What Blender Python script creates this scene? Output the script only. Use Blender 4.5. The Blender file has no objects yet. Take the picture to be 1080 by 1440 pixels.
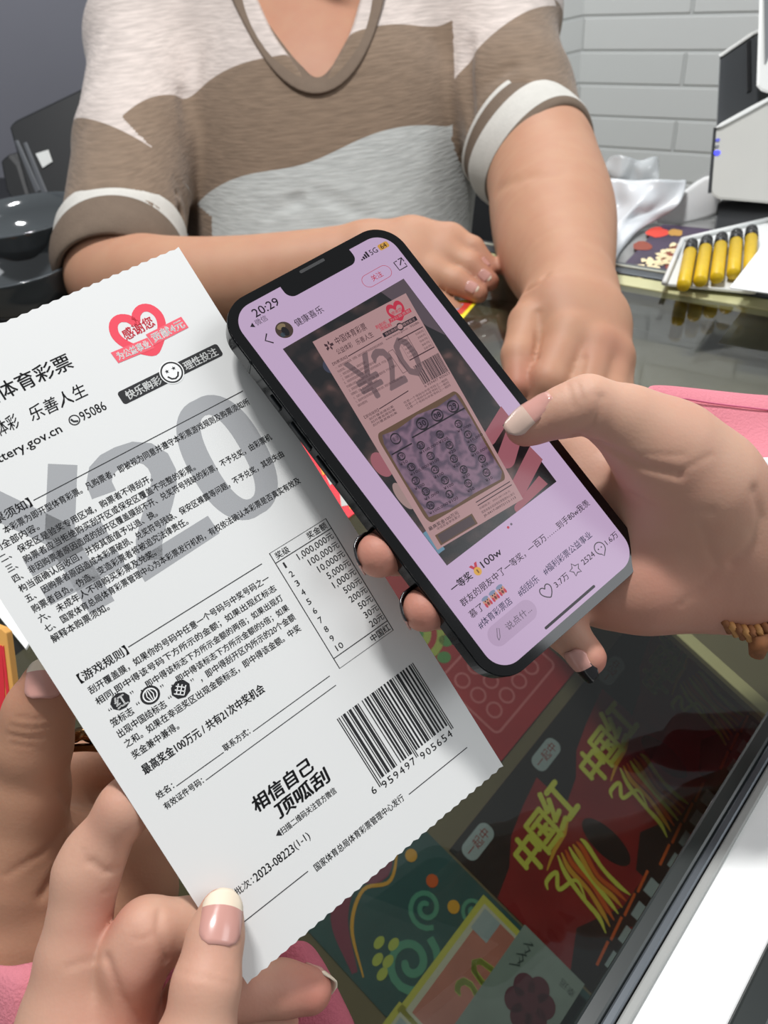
import bpy, math, random
import numpy as np
from mathutils import Vector, Matrix
from mathutils.bvhtree import BVHTree

random.seed(7)
rng = np.random.default_rng(7)
scene = bpy.context.scene
COL = scene.collection

# ------------------------------------------------------------------ camera
FPX = 1082.0
PITCH, ROLL, CAMH = math.radians(38), math.radians(6), 0.30
_fwd = np.array([0, math.cos(PITCH), -math.sin(PITCH)])
_x0 = np.array([1.0, 0, 0])
_dn = np.cross(_fwd, _x0)
CX = math.cos(ROLL) * _x0 + math.sin(ROLL) * _dn
CY = -math.sin(ROLL) * _x0 + math.cos(ROLL) * _dn
CM = np.stack([CX, CY, _fwd], 1)          # camera axes (right, down, forward) in the world
CO = np.array([0, 0, CAMH])
cam_data = bpy.data.cameras.new('camera')
cam_data.sensor_fit = 'VERTICAL'
cam_data.sensor_height = 36.0
cam_data.lens = 36.0 * FPX / 1440.0
cam_data.clip_start = 0.01
cam_data.dof.use_dof = True
cam_data.dof.focus_distance = 0.26
cam_data.dof.aperture_fstop = 22.0
cam = bpy.data.objects.new('camera', cam_data)
cam.matrix_world = Matrix(((CX[0], -CY[0], -_fwd[0], CO[0]), (CX[1], -CY[1], -_fwd[1], CO[1]),
                           (CX[2], -CY[2], -_fwd[2], CO[2]), (0, 0, 0, 1)))
COL.objects.link(cam)
scene.camera = cam

# ------------------------------------------------------------------ light and exposure
world = bpy.data.worlds.new('shop_light')
scene.world = world
world.use_nodes = True
world.node_tree.nodes['Background'].inputs[0].default_value = (0.93, 0.97, 1.0, 1)
world.node_tree.nodes['Background'].inputs[1].default_value = 0.26
scene.view_settings.view_transform = 'Standard'
scene.view_settings.look = 'None'
scene.view_settings.exposure = 0.3
scene.view_settings.gamma = 1.0


def area(name, loc, target, sx, sy, power, color=(1, 1, 1)):
    l = bpy.data.lights.new(name, 'AREA')
    l.shape = 'RECTANGLE'
    l.size, l.size_y, l.energy, l.color = sx, sy, power, color
    o = bpy.data.objects.new(name, l)
    o.location = loc
    o.rotation_euler = (Vector(target) - Vector(loc)).to_track_quat('-Z', 'Y').to_euler()
    COL.objects.link(o)
    return o


area('overhead_light', (-0.22, 0.60, 1.80), (-0.1, 0.4, 0), 0.14, 0.14, 13)
area('overhead_light', (-0.08, 0.57, 1.80), (0.0, 0.4, 0), 0.14, 0.14, 12)
area('overhead_light', (0.38, 2.12, 1.85), (0.85, 2.1, 0.1), 0.2, 0.2, 13)  # added lamp without a visible source, brightens the brick wall
area('side_fill', (1.9, -0.15, 1.55), (0.0, 0.3, 0), 1.4, 1.0, 15, (0.94, 0.97, 1.0))  # added fill to brighten the white ticket; no window known on this side


# ------------------------------------------------------------------ helpers
def W(px, py, d):
    """a point seen at a photo pixel, d metres along the view axis"""
    return CO + CM @ (np.array([(px - 540) / FPX, (py - 720) / FPX, 1.0]) * d)


def PZ(px, py, z):
    d = CM @ np.array([(px - 540) / FPX, (py - 720) / FPX, 1.0])
    return CO + (z - CO[2]) / d[2] * d


def lin(c):
    if isinstance(c, str):
        c = [int(c[i:i + 2], 16) / 255 for i in (0, 2, 4)]
    return tuple(((v / 12.92) if v <= 0.04045 else ((v + 0.055) / 1.055) ** 2.4) for v in c) + (1.0,)


MATS = {}


def mat(name, col, rough=0.6, metal=0.0, spec=0.5, noise=0.0, nscale=60.0, bump=0.0, bscale=400.0, emit=None, es=1.0, sss=0.0, trans=0.0):
    if name in MATS:
        return MATS[name]
    m = bpy.data.materials.new(name)
    m.use_nodes = True
    nt = m.node_tree
    b = nt.nodes['Principled BSDF']
    b.inputs['Base Color'].default_value = lin(col)
    b.inputs['Roughness'].default_value = rough
    b.inputs['Metallic'].default_value = metal
    b.inputs['Specular IOR Level'].default_value = spec
    if emit:
        b.inputs['Emission Color'].default_value = lin(emit)
        b.inputs['Emission Strength'].default_value = es
    if sss:
        b.inputs['Subsurface Weight'].default_value = sss
        b.inputs['Subsurface Radius'].default_value = (0.006, 0.0025, 0.0015)
        b.inputs['Subsurface Scale'].default_value = 1.0
    if trans:
        b.inputs['Alpha'].default_value = 1 - trans
    if noise or bump:
        tc = nt.nodes.new('ShaderNodeTexCoord')
    if noise:
        n = nt.nodes.new('ShaderNodeTexNoise')
        n.inputs['Scale'].default_value = nscale
        n.inputs['Detail'].default_value = 4
        nt.links.new(tc.outputs['Object'], n.inputs['Vector'])
        mx = nt.nodes.new('ShaderNodeMix')
        mx.data_type = 'RGBA'
        c = lin(col)
        mx.inputs[6].default_value = tuple(v * (1 - noise) for v in c[:3]) + (1,)
        mx.inputs[7].default_value = tuple(min(1, v * (1 + noise)) for v in c[:3]) + (1,)
        nt.links.new(n.outputs['Fac'], mx.inputs[0])
        nt.links.new(mx.outputs[2], b.inputs['Base Color'])
    if bump:
        n2 = nt.nodes.new('ShaderNodeTexNoise')
        n2.inputs['Scale'].default_value = bscale
        n2.inputs['Detail'].default_value = 3
        nt.links.new(tc.outputs['Object'], n2.inputs['Vector'])
        bp = nt.nodes.new('ShaderNodeBump')
        bp.inputs['Strength'].default_value = bump
        bp.inputs['Distance'].default_value = 0.001
        nt.links.new(n2.outputs['Fac'], bp.inputs['Height'])
        nt.links.new(bp.outputs[0], b.inputs['Normal'])
    MATS[name] = m
    return m


def glow(name, col, strength=1.0):
    """a lit pixel colour of a display"""
    return mat(name, '050505', rough=0.25, spec=0.3, emit=col, es=strength * 0.79)


def link(o, parent=None, keep=True):
    COL.objects.link(o)
    if parent is not None:
        o.parent = parent
        if keep:
            o.matrix_parent_inverse = parent.matrix_world.inverted()
    return o


def mesh(name, v, f, m, parent=None, smooth=False, local=False, midx=None):
    me = bpy.data.meshes.new(name)
    me.from_pydata([tuple(map(float, p)) for p in v], [], [tuple(map(int, q)) for q in f])
    for x in (m if isinstance(m, (list, tuple)) else [m]):
        me.materials.append(x)
    if midx is not None:
        me.polygons.foreach_set('material_index', list(midx))
    if smooth:
        me.polygons.foreach_set('use_smooth', [True] * len(me.polygons))
    me.update()
    o = bpy.data.objects.new(name, me)
    return link(o, parent, not local)


def tag(o, label=None, cat=None, group=None, kind=None):
    for k, x in (('label', label), ('category', cat), ('group', group), ('kind', kind)):
        if x:
            o[k] = x
    return o


def empty(name, loc, label, cat, group=None, rot=None):
    o = bpy.data.objects.new(name, None)
    o.empty_display_size = 0.02
    mw = Matrix.Translation(Vector(loc))
    if rot is not None:
        mw = mw @ rot.to_4x4()
    o.matrix_world = mw
    COL.objects.link(o)
    return tag(o, label, cat, group)


def struct(o):
    o['kind'] = 'structure'
    return o


def copy_tree(o, parent=None):
    c = o.copy()
    COL.objects.link(c)
    if parent is not None:
        c.parent = parent
        c.matrix_parent_inverse = o.matrix_parent_inverse.copy()
    for ch in list(o.children):
        copy_tree(ch, c)
    return c


def bev(o, w=0.002, seg=2):
    md = o.modifiers.new('bevel', 'BEVEL')
    md.width, md.segments, md.limit_method = w, seg, 'ANGLE'
    return o


def prism(name, base, ext, m, parent=None, bevel=0.0, local=False):
    """polygon BASE (3D points) pushed along EXT"""
    n = len(base)
    base = [np.array(p, float) for p in base]
    v = base + [p + np.array(ext, float) for p in base]
    f = [tuple(range(n)), tuple(range(2 * n - 1, n - 1, -1))] + [(i, i + n, (i + 1) % n + n, (i + 1) % n) for i in range(n)]
    # face the right way round
    c = sum(v) / len(v)
    q = f[2]
    nn = np.cross(v[q[1]] - v[q[0]], v[q[2]] - v[q[0]])
    me = [tuple(reversed(x)) for x in f]
    vol = 0
    for x in f:
        for k in range(1, len(x) - 1):
            vol += np.dot(v[x[0]] - c, np.cross(v[x[k]] - c, v[x[k + 1]] - c))
    o = mesh(name, v, f if vol > 0 else me, m, parent, local=local)
    if bevel:
        bev(o, bevel)
    return o


def box_on(name, o, a, b, z0, z1, la, lb, m, parent=None, bevel=0.0):
    """a box from point o, la along a, lb along b, between heights z0 and z1"""
    p = [np.array([*(o[:2] + a[:2] * s + b[:2] * t), z0]) for s, t in ((la[0], lb[0]), (la[1], lb[0]), (la[1], lb[1]), (la[0], lb[1]))]
    return prism(name, p, (0, 0, z1 - z0), m, parent, bevel)


def tube(name, pts, r, m, parent=None, seg=10, closed=False):
    pts = [np.array(p, float) for p in pts]
    rs = r if isinstance(r, (list, tuple)) else [r] * len(pts)
    v, f = [], []
    n = len(pts)
    up = np.array([0.13, 0.21, 0.97])
    for i, p in enumerate(pts):
        t = pts[(i + 1) % n] - pts[i - 1] if closed else pts[min(i + 1, n - 1)] - pts[max(i - 1, 0)]
        t = t / np.linalg.norm(t)
        s = np.cross(t, up)
        s /= np.linalg.norm(s)
        q = np.cross(s, t)
        for k in range(seg):
            a = 2 * math.pi * k / seg
            v.append(p + rs[i] * (math.cos(a) * s + math.sin(a) * q))
    for i in range(n if closed else n - 1):
        for k in range(seg):
            j = (i + 1) % n
            f.append((i * seg + k, i * seg + (k + 1) % seg, j * seg + (k + 1) % seg, j * seg + k))
    if not closed:
        f.append(tuple(range(seg - 1, -1, -1)))
        f.append(tuple(range((n - 1) * seg, n * seg)))
    return mesh(name, v, f, m, parent, smooth=True)


# ------------------------------------------------------------------ flat print: lettering and shapes on a plane
_dg = None
_tcache = {}


def text2d(s, bold=0.0, shear=0.0, res=2):
    key = (s, bold, shear, res)
    if key in _tcache:
        return _tcache[key]
    c = bpy.data.curves.new('lettering', 'FONT')
    c.body = s
    c.resolution_u = res
    c.offset = bold
    c.shear = shear
    o = bpy.data.objects.new('lettering', c)
    COL.objects.link(o)
    dg = bpy.context.evaluated_depsgraph_get()
    me = bpy.data.meshes.new_from_object(o.evaluated_get(dg))
    v = np.zeros(len(me.vertices) * 3)
    me.vertices.foreach_get('co', v)
    v = v.reshape(-1, 3)[:, :2]
    f = [tuple(p.vertices) for p in me.polygons]
    bpy.data.objects.remove(o)
    bpy.data.curves.remove(c)
    bpy.data.meshes.remove(me)
    _tcache[key] = (v, f)
    return v, f


class Print:
    """coloured flat shapes in (u right, v down) millimetres of a plane; becomes one mesh"""

    def __init__(self, warp=None):
        self.v, self.f, self.m, self.mats, self.warp, self.z = [], [], [], [], warp, []

    def mi(self, m):
        if m not in self.mats:
            self.mats.append(m)
        return self.mats.index(m)

    def add(self, v, f, m, lift=0.0):
        n = len(self.v)
        for p in v:
            self.v.append(self.warp(p[0], p[1]) if self.warp else (p[0], p[1]))
            self.z.append(lift)
        k = self.mi(m)
        for q in f:
            self.f.append(tuple(i + n for i in q))
            self.m.append(k)

    def text(self, s, u0, u1, v, h, m, bold=0.0, shear=0.0, lift=0.0, rot=0.0, res=2):
        p, f = text2d(s, 0.0, shear, res)
        lo, hi = p.min(0), p.max(0)
        q = np.empty_like(p)
        q[:, 0] = u0 + (p[:, 0] - lo[0]) / (hi[0] - lo[0]) * (u1 - u0)
        q[:, 1] = v - ((p[:, 1] - lo[1]) / (hi[1] - lo[1]) - 0.5) * h
        if rot:
            c = np.array([(u0 + u1) / 2, v])
            a = math.radians(rot)
            q = (q - c) @ np.array([[math.cos(a), -math.sin(a)], [math.sin(a), math.cos(a)]]) + c
        self.add(q, f, m, lift)
        if bold:                             # heavier strokes: the same letters laid again a hair apart
            d = bold * h * 1.1
            for dx, dy in ((-d, 0), (d, 0), (0, d * 0.7), (0, -d * 0.7)):
                self.add(q + np.array([dx, dy]), f, m, lift)

    def poly(self, pts, m, lift=0.0):
        self.add(pts, [tuple(range(len(pts)))], m, lift)

    def rect(self, u0, v0, u1, v1, m, lift=0.0):
        self.poly([(u0, v0), (u0, v1), (u1, v1), (u1, v0)], m, lift)

    def line(self, a, b, w, m, lift=0.0):
        a, b = np.array(a, float), np.array(b, float)
        d = (b - a) / np.linalg.norm(b - a)
        n = np.array([-d[1], d[0]]) * w / 2
        self.add([a + n, b + n, b - n, a - n], [(0, 1, 2, 3)], m, lift)

    def stroke(self, pts, w, m, closed=False, lift=0.0, soft=False):
        pts = [np.array(p, float) for p in pts]
        if soft:                             # a brush stroke: rounded through its points
            ws = list(w) if isinstance(w, (list, tuple)) else [w] * len(pts)
            q = [np.append(p, x) for p, x in zip(pts, ws)]
            q = [2 * q[0] - q[1]] + q + [2 * q[-1] - q[-2]]
            o = []
            for i in range(1, len(q) - 2):
                a, b, c, d = q[i - 1:i + 3]
                for s in np.arange(6) / 6:
                    o.append(0.5 * (2 * b + (c - a) * s + (2 * a - 5 * b + 4 * c - d) * s * s + (3 * b - a - 3 * c + d) * s ** 3))
            o.append(q[-2])
            pts, w = [x[:2] for x in o], [max(0.1, x[2]) for x in o]
        n = len(pts)
        ws = w if isinstance(w, (list, tuple)) else [w] * n
        L, Rr = [], []
        for i in range(n):
            t = pts[(i + 1) % n] - pts[i - 1] if closed else pts[min(i + 1, n - 1)] - pts[max(i - 1, 0)]
            t = t / (np.linalg.norm(t) + 1e-9)
            nn = np.array([-t[1], t[0]]) * ws[i] / 2
            L.append(pts[i] + nn)
            Rr.append(pts[i] - nn)
        k = n if closed else n - 1
        self.add(L + Rr, [(i, (i + 1) % n, (i + 1) % n + n, i + n) for i in range(k)], m, lift)

    def disc(self, u, v, r, m, ry=None, n=28, lift=0.0, rot=0.0):
        ry = ry or r
        a0 = math.radians(rot)
        pts = []
        for i in range(n):
            a = -2 * math.pi * i / n
            x, y = r * math.cos(a), ry * math.sin(a)
            pts.append((u + x * math.cos(a0) - y * math.sin(a0), v + x * math.sin(a0) + y * math.cos(a0)))
        self.poly(pts, m, lift)

    def ring(self, u, v, r, w, m, ry=None, n=36, lift=0.0):
        ry = ry or r
        self.stroke([(u + r * math.cos(2 * math.pi * i / n), v + ry * math.sin(2 * math.pi * i / n)) for i in range(n)], w, m, True, lift)

    def build(self, name, parent, z, mats=None):
        v = [(p[0] / 1000, -p[1] / 1000, z + l) for p, l in zip(self.v, self.z)]
        return mesh(name, v, self.f, self.mats, parent, local=True, midx=self.m)


def rrect(u0, v0, u1, v1, r, n=8):
    pts = []
    for cu, cv, a0 in ((u1 - r, v0 + r, -90), (u1 - r, v1 - r, 0), (u0 + r, v1 - r, 90), (u0 + r, v0 + r, 180)):
        for i in range(n + 1):
            a = math.radians(a0 + 90 * i / n)
            pts.append((cu + r * math.cos(a), cv + r * math.sin(a)))
    return pts


def spiral(u, v, r, turns=1.6, n=26, a0=0.0):
    return [(u + r * (1 - 0.85 * i / n) * math.cos(a0 + turns * 2 * math.pi * i / n), v + r * (1 - 0.85 * i / n) * math.sin(a0 + turns * 2 * math.pi * i / n)) for i in range(n + 1)]


def quadwarp(q):
    q = [np.array(p, float) for p in q]      # tl tr br bl
    return lambda s, t: tuple((1 - s) * (1 - t) * q[0] + s * (1 - t) * q[1] + s * t * q[2] + (1 - s) * t * q[3])


# ------------------------------------------------------------------ rounded bodies: a blended distance field, meshed
def rodr(w):
    w = np.array(w, float)
    t = np.linalg.norm(w)
    k = w / t
    K = np.array([[0, -k[2], k[1]], [k[2], 0, -k[0]], [-k[1], k[0], 0]])
    return np.eye(3) + math.sin(t) * K + (1 - math.cos(t)) * K @ K


class Field:
    """distance field on a world grid"""

    def __init__(self, lo, hi, h):
        self.h = h
        self.lo = np.array(lo, float)
        self.n = np.ceil((np.array(hi) - self.lo) / h).astype(int) + 1
        self.F = np.full(self.n, 0.03, np.float32)

    def box(self, pts, pad):
        pts = np.array(pts)
        a = np.clip(np.floor((pts.min(0) - pad - self.lo) / self.h).astype(int), 0, self.n - 1)
        b = np.clip(np.ceil((pts.max(0) + pad - self.lo) / self.h).astype(int) + 1, 1, self.n)
        b = np.maximum(b, a + 1)
        sl = tuple(slice(i, j) for i, j in zip(a, b))
        g = [(self.lo[k] + self.h * np.arange(a[k], b[k])).astype(np.float32) for k in range(3)]
        return sl, g

    @staticmethod
    def cap(g, a, b, ra, rb, flat=None):
        X, Y, Z = g[0][:, None, None], g[1][None, :, None], g[2][None, None, :]
        px, py, pz = X - np.float32(a[0]), Y - np.float32(a[1]), Z - np.float32(a[2])
        d = (b - a).astype(np.float32)
        if flat is not None:                 # squash along a direction
            n, s = flat
            n = np.array(n, np.float32)
            k = (px * n[0] + py * n[1] + pz * n[2]) * np.float32(s - 1)
            px, py, pz = px + k * n[0], py + k * n[1], pz + k * n[2]
            d = d + n * np.float32((d @ n) * (s - 1))
        L = max(float(d @ d), 1e-12)
        t = np.clip((px * d[0] + py * d[1] + pz * d[2]) / np.float32(L), 0, 1)
        q = np.sqrt((px - t * d[0]) ** 2 + (py - t * d[1]) ** 2 + (pz - t * d[2]) ** 2)
        q = q - (np.float32(ra) + np.float32(rb - ra) * t)
        if flat is not None:
            q = q / np.float32(max(1.0, 0.5 * (1 + flat[1])))
        return q

    @staticmethod
    def smin(a, b, k):
        h = np.clip(0.5 + 0.5 * (b - a) / np.float32(k), 0, 1)
        return b + (a - b) * h - np.float32(k) * h * (1 - h)

    def add(self, prims, k=0.006, blend=None):
        """prims: (a, b, ra, rb[, flat]). Chain smooth-joined with k among itself; joined to the field with BLEND (0: hard)"""
        blend = k if blend is None else blend
        pts, rr = [], 0
        for p in prims:
            pts += [p[0], p[1]]
            rr = max(rr, p[2], p[3])
        sl, g = self.box(pts, rr + 3 * max(k, blend) + 2 * self.h)
        f = None
        for p in prims:
            d = self.cap(g, p[0], p[1], p[2], p[3], p[4] if len(p) > 4 else None)
            f = d if f is None else self.smin(f, d, k)
        self.F[sl] = self.smin(self.F[sl], f, blend) if blend else np.minimum(self.F[sl], f)

    def finger(self, base, prims, k=0.004, blend=0.008):
        """finger joined softly to BASE (the palm field) only, hard against other fingers"""
        pts, rr = [], 0
        for p in prims:
            pts += [p[0], p[1]]
            rr = max(rr, p[2], p[3])
        sl, g = self.box(pts, rr + 3 * blend + 2 * self.h)
        f = None
        for p in prims:
            d = self.cap(g, p[0], p[1], p[2], p[3], p[4] if len(p) > 4 else None)
            f = d if f is None else self.smin(f, d, k)
        self.F[sl] = self.smin(self.F[sl], self.smin(base[sl], f, blend), 0.0012)

    def carve(self, a, b, ra, rb, k=0.002):
        sl, g = self.box([a, b], max(ra, rb) + 3 * k + 2 * self.h)
        d = -self.cap(g, a, b, ra, rb)
        self.F[sl] = -self.smin(-self.F[sl], -d, k)

    def halfspace(self, p, n, k=0.001):
        """keep what lies on the side n points away from"""
        X, Y, Z = [(self.lo[i] + self.h * np.arange(self.n[i])).astype(np.float32) for i in range(3)]
        d = (X[:, None, None] - p[0]) * n[0] + (Y[None, :, None] - p[1]) * n[1] + (Z[None, None, :] - p[2]) * n[2]
        self.F = np.maximum(self.F, d.astype(np.float32))

    def surface(self, smooth=2):
        F, h = self.F, self.h
        s = F < 0
        n = np.array(F.shape)
        cnt = np.zeros(n - 1, np.uint8)
        for dx in (0, 1):
            for dy in (0, 1):
                for dz in (0, 1):
                    cnt += s[dx:n[0] - 1 + dx, dy:n[1] - 1 + dy, dz:n[2] - 1 + dz]
        act = np.argwhere((cnt > 0) & (cnt < 8))
        idx = np.full(n - 1, -1, np.int64)
        idx[tuple(act.T)] = np.arange(len(act))
        acc = np.zeros((len(act), 3))
        num = np.zeros(len(act))
        cs = [(x, y, z) for x in (0, 1) for y in (0, 1) for z in (0, 1)]
        val = {c: F[tuple((act + c).T)].astype(float) for c in cs}
        for c in cs:
            for ax in range(3):
                if c[ax] == 0:
                    e = list(c)
                    e[ax] = 1
                    e = tuple(e)
                    a, b = val[c], val[e]
                    x = (a < 0) != (b < 0)
                    t = np.where(x, a / np.where(a == b, 1, a - b), 0)
                    p = np.tile(np.array(c, float), (len(act), 1))
                    p[:, ax] += t
                    acc += p * x[:, None]
                    num += x
        v = self.lo + h * (act + acc / num[:, None])
        faces = []
        for ax in range(3):
            u, w = (ax + 1) % 3, (ax + 2) % 3
            a = [slice(None)] * 3
            b = [slice(None)] * 3
            a[ax] = slice(0, n[ax] - 1)
            b[ax] = slice(1, n[ax])
            ch = s[tuple(a)] != s[tuple(b)]
            e = np.argwhere(ch)
            e = e[(e[:, u] > 0) & (e[:, w] > 0) & (e[:, u] < n[u] - 1) & (e[:, w] < n[w] - 1)]
            ins = s[tuple(e.T)]
            q = []
            for du, dw in ((-1, -1), (0, -1), (0, 0), (-1, 0)):
                c = e.copy()
                c[:, u] += du
                c[:, w] += dw
                q.append(idx[tuple(c.T)])
            q = np.stack(q, 1)
            q[~ins] = q[~ins][:, ::-1]
            faces.append(q)
        f = np.concatenate(faces)
        ed = np.concatenate([f[:, [0, 1]], f[:, [1, 2]], f[:, [2, 3]], f[:, [3, 0]]])
        deg = np.bincount(ed.ravel(), minlength=len(v))[:, None]
        for _ in range(smooth):
            sm = np.zeros_like(v)
            for k in range(3):
                sm[:, k] = np.bincount(ed[:, 0], v[ed[:, 1], k], len(v)) + np.bincount(ed[:, 1], v[ed[:, 0], k], len(v))
            v = 0.5 * v + 0.5 * sm / np.maximum(deg, 1)
        lab = np.arange(len(v))              # keep the largest connected piece
        while True:
            m = np.minimum(lab[ed[:, 0]], lab[ed[:, 1]])
            new = lab.copy()
            np.minimum.at(new, ed[:, 0], m)
            np.minimum.at(new, ed[:, 1], m)
            new = new[new]
            if (new == lab).all():
                break
            lab = new
        big = np.bincount(lab).argmax()
        keep = lab == big
        ren = np.cumsum(keep) - 1
        f = ren[f[keep[f].all(1)]]
        return v[keep], f


def field_mesh(name, v, f, m, parent, attrs=None):
    me = bpy.data.meshes.new(name)
    me.vertices.add(len(v))
    me.vertices.foreach_set('co', v.astype(np.float32).ravel())
    me.loops.add(len(f) * 4)
    me.loops.foreach_set('vertex_index', f.astype(np.int32).ravel())
    me.polygons.add(len(f))
    me.polygons.foreach_set('loop_start', np.arange(0, len(f) * 4, 4, dtype=np.int32))
    me.polygons.foreach_set('use_smooth', np.ones(len(f), bool))
    me.update(calc_edges=True)
    me.materials.append(m)
    for k, a in (attrs or {}).items():
        at = me.attributes.new(k, 'FLOAT', 'POINT')
        at.data.foreach_set('value', np.asarray(a, np.float32))
    o = bpy.data.objects.new(name, me)
    return link(o, parent)


def crease(v, f, lines):
    """press fold lines into a skin: lines = [(pixel points, width m, depth m)]"""
    tri = np.concatenate([f[:, [0, 1, 2]], f[:, [0, 2, 3]]])
    fn = np.cross(v[tri[:, 1]] - v[tri[:, 0]], v[tri[:, 2]] - v[tri[:, 0]])
    nor = np.zeros_like(v)
    for k in range(3):
        for j in range(3):
            nor[:, j] += np.bincount(tri[:, k], fn[:, j], len(v))
    nor /= np.linalg.norm(nor, axis=1)[:, None] + 1e-12
    tree = BVHTree.FromPolygons([Vector(p) for p in v], [tuple(map(int, q)) for q in f])
    out = v.copy()
    for pts, wid, dep in lines:
        sm = []
        for (x0, y0), (x1, y1) in zip(pts, pts[1:]):
            for s in np.arange(10) / 10:
                sm.append((x0 + (x1 - x0) * s, y0 + (y1 - y0) * s))
        sm.append(pts[-1])
        hp_ = []
        for x, y in sm:
            h = tree.ray_cast(Vector(CO), Vector(CM @ np.array([(x - 540) / FPX, (y - 720) / FPX, 1.0])).normalized())
            if h[0] is not None:
                hp_.append(np.array(h[0]))
        if not hp_:
            continue
        hp_ = np.array(hp_)
        near = np.where(((v > hp_.min(0) - 3 * wid) & (v < hp_.max(0) + 3 * wid)).all(1))[0]
        if len(near) == 0:
            continue
        d = np.sqrt(((v[near][:, None] - hp_[None]) ** 2).sum(2)).min(1)
        out[near] -= nor[near] * (0.6 * dep * np.exp(-(d / wid) ** 2))[:, None]
    return out


def bvh_of(o):
    me = o.data
    return BVHTree.FromPolygons([v.co.copy() for v in me.vertices], [tuple(p.vertices) for p in me.polygons])


def smooth_chain(pts, n=5):
    """a limb drawn through its key points as a smooth curve"""
    q = np.array([list(W(x, y, d)) + [r * d / FPX] for x, y, d, r in pts])
    q = np.vstack([2 * q[0] - q[1], q, 2 * q[-1] - q[-2]])
    out = []
    for i in range(1, len(q) - 2):
        a, b, c, d = q[i - 1:i + 3]
        for s in np.arange(n) / n:
            out.append(0.5 * (2 * b + (c - a) * s + (2 * a - 5 * b + 4 * c - d) * s * s + (3 * b - a - 3 * c + d) * s ** 3))
    out.append(q[-2])
    return [(out[i][:3], out[i + 1][:3], out[i][3], out[i + 1][3]) for i in range(len(out) - 1)]


def chain(pts, flat=None):
    """[(px, py, depth, radius px)] -> prims"""
    q = [(W(x, y, d), r * d / FPX) for x, y, d, r in pts]
    return [(q[i][0], q[i + 1][0], q[i][1], q[i + 1][1]) + ((flat,) if flat else ()) for i in range(len(q) - 1)]


def nail(parent, tree, px=None, at=None, normal=None, direction=None, length=0.011, width=0.010, tip=0.2, mats=None, lift=0.0004, over=0.0):
    """a fingernail that follows the fingertip below it; PX is where it shows, DIRECTION points to its free edge"""
    if px is not None:
        d = Vector(CM @ np.array([(px[0] - 540) / FPX, (px[1] - 720) / FPX, 1.0])).normalized()
        loc, nor, _, _ = tree.ray_cast(Vector(CO), d)
        if loc is None:
            return None
        c = np.array(loc)
        n = np.array(nor) if normal is None else np.array(normal)
    else:
        c, n = np.array(at), np.array(normal)
    n = n / np.linalg.norm(n)
    D = np.array(direction, float)
    D -= n * (D @ n)
    D /= np.linalg.norm(D)
    S = np.cross(D, n)
    nu, nv = 9, 13
    v = []
    for j in range(nv):
        t = j / (nv - 1)
        if t < 0.25:
            w = math.sqrt(max(0.05, 1 - ((0.25 - t) / 0.25) ** 2 * 0.75))
        elif t > 0.7:
            w = math.sqrt(max(0.06, 1 - ((t - 0.7) / 0.3) ** 2 * 0.9))
        else:
            w = 1.0
        for i in range(nu):
            s = (i / (nu - 1) * 2 - 1) * w
            off = s * width / 2
            curve = -0.55 * off * off / (width / 2)
            p = c + D * ((t - 0.5) * length) + S * off
            best = None
            hit = tree.ray_cast(Vector(p + n * 0.010), Vector(-n))
            if hit[0] is not None and hit[3] < 0.0165:
                best = (np.array(hit[0]) - c) @ n
            z = curve - 0.25 * (t - 0.5) ** 2 * length
            if best is not None and t < 0.8:
                z = max(z, best) if best - z < 0.0018 else z + 0.0012
            v.append(p + n * (z + lift + over * t))
    nb = len(v)
    v += [p - n * 0.0007 for p in v]
    f, mi = [], []
    for j in range(nv - 1):
        for i in range(nu - 1):
            a = j * nu + i
            q = (a, a + 1, a + nu + 1, a + nu)
            f.append(q)
            k = 1 if (j + 0.5) / (nv - 1) > 1 - tip else 0
            mi.append(k)
            f.append(tuple(x + nb for x in reversed(q)))
            mi.append(k)
    rim = [i for i in range(nu)] + [j * nu + nu - 1 for j in range(1, nv)] + [(nv - 1) * nu + i for i in range(nu - 2, -1, -1)] + [j * nu for j in range(nv - 2, 0, -1)]
    for a, b in zip(rim, rim[1:] + rim[:1]):
        f.append((b, a, a + nb, b + nb))
        mi.append(1 if a // nu > (1 - tip) * (nv - 1) else 0)
    return mesh('fingernail', v, f, list(mats), parent, smooth=True, midx=mi)


def patch(name, rows, m, parent=None, thick=0.001, sub=2):
    v = [W(*p) for r in rows for p in r]
    nr, nc = len(rows), len(rows[0])
    f = [(j * nc + i, j * nc + i + 1, (j + 1) * nc + i + 1, (j + 1) * nc + i) for j in range(nr - 1) for i in range(nc - 1)]
    o = mesh(name, v, f, m, parent, smooth=True)
    s = o.modifiers.new('round', 'SUBSURF')
    s.levels = s.render_levels = sub
    d = o.modifiers.new('thick', 'SOLIDIFY')
    d.thickness = thick
    d.offset = 0
    return o
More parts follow.
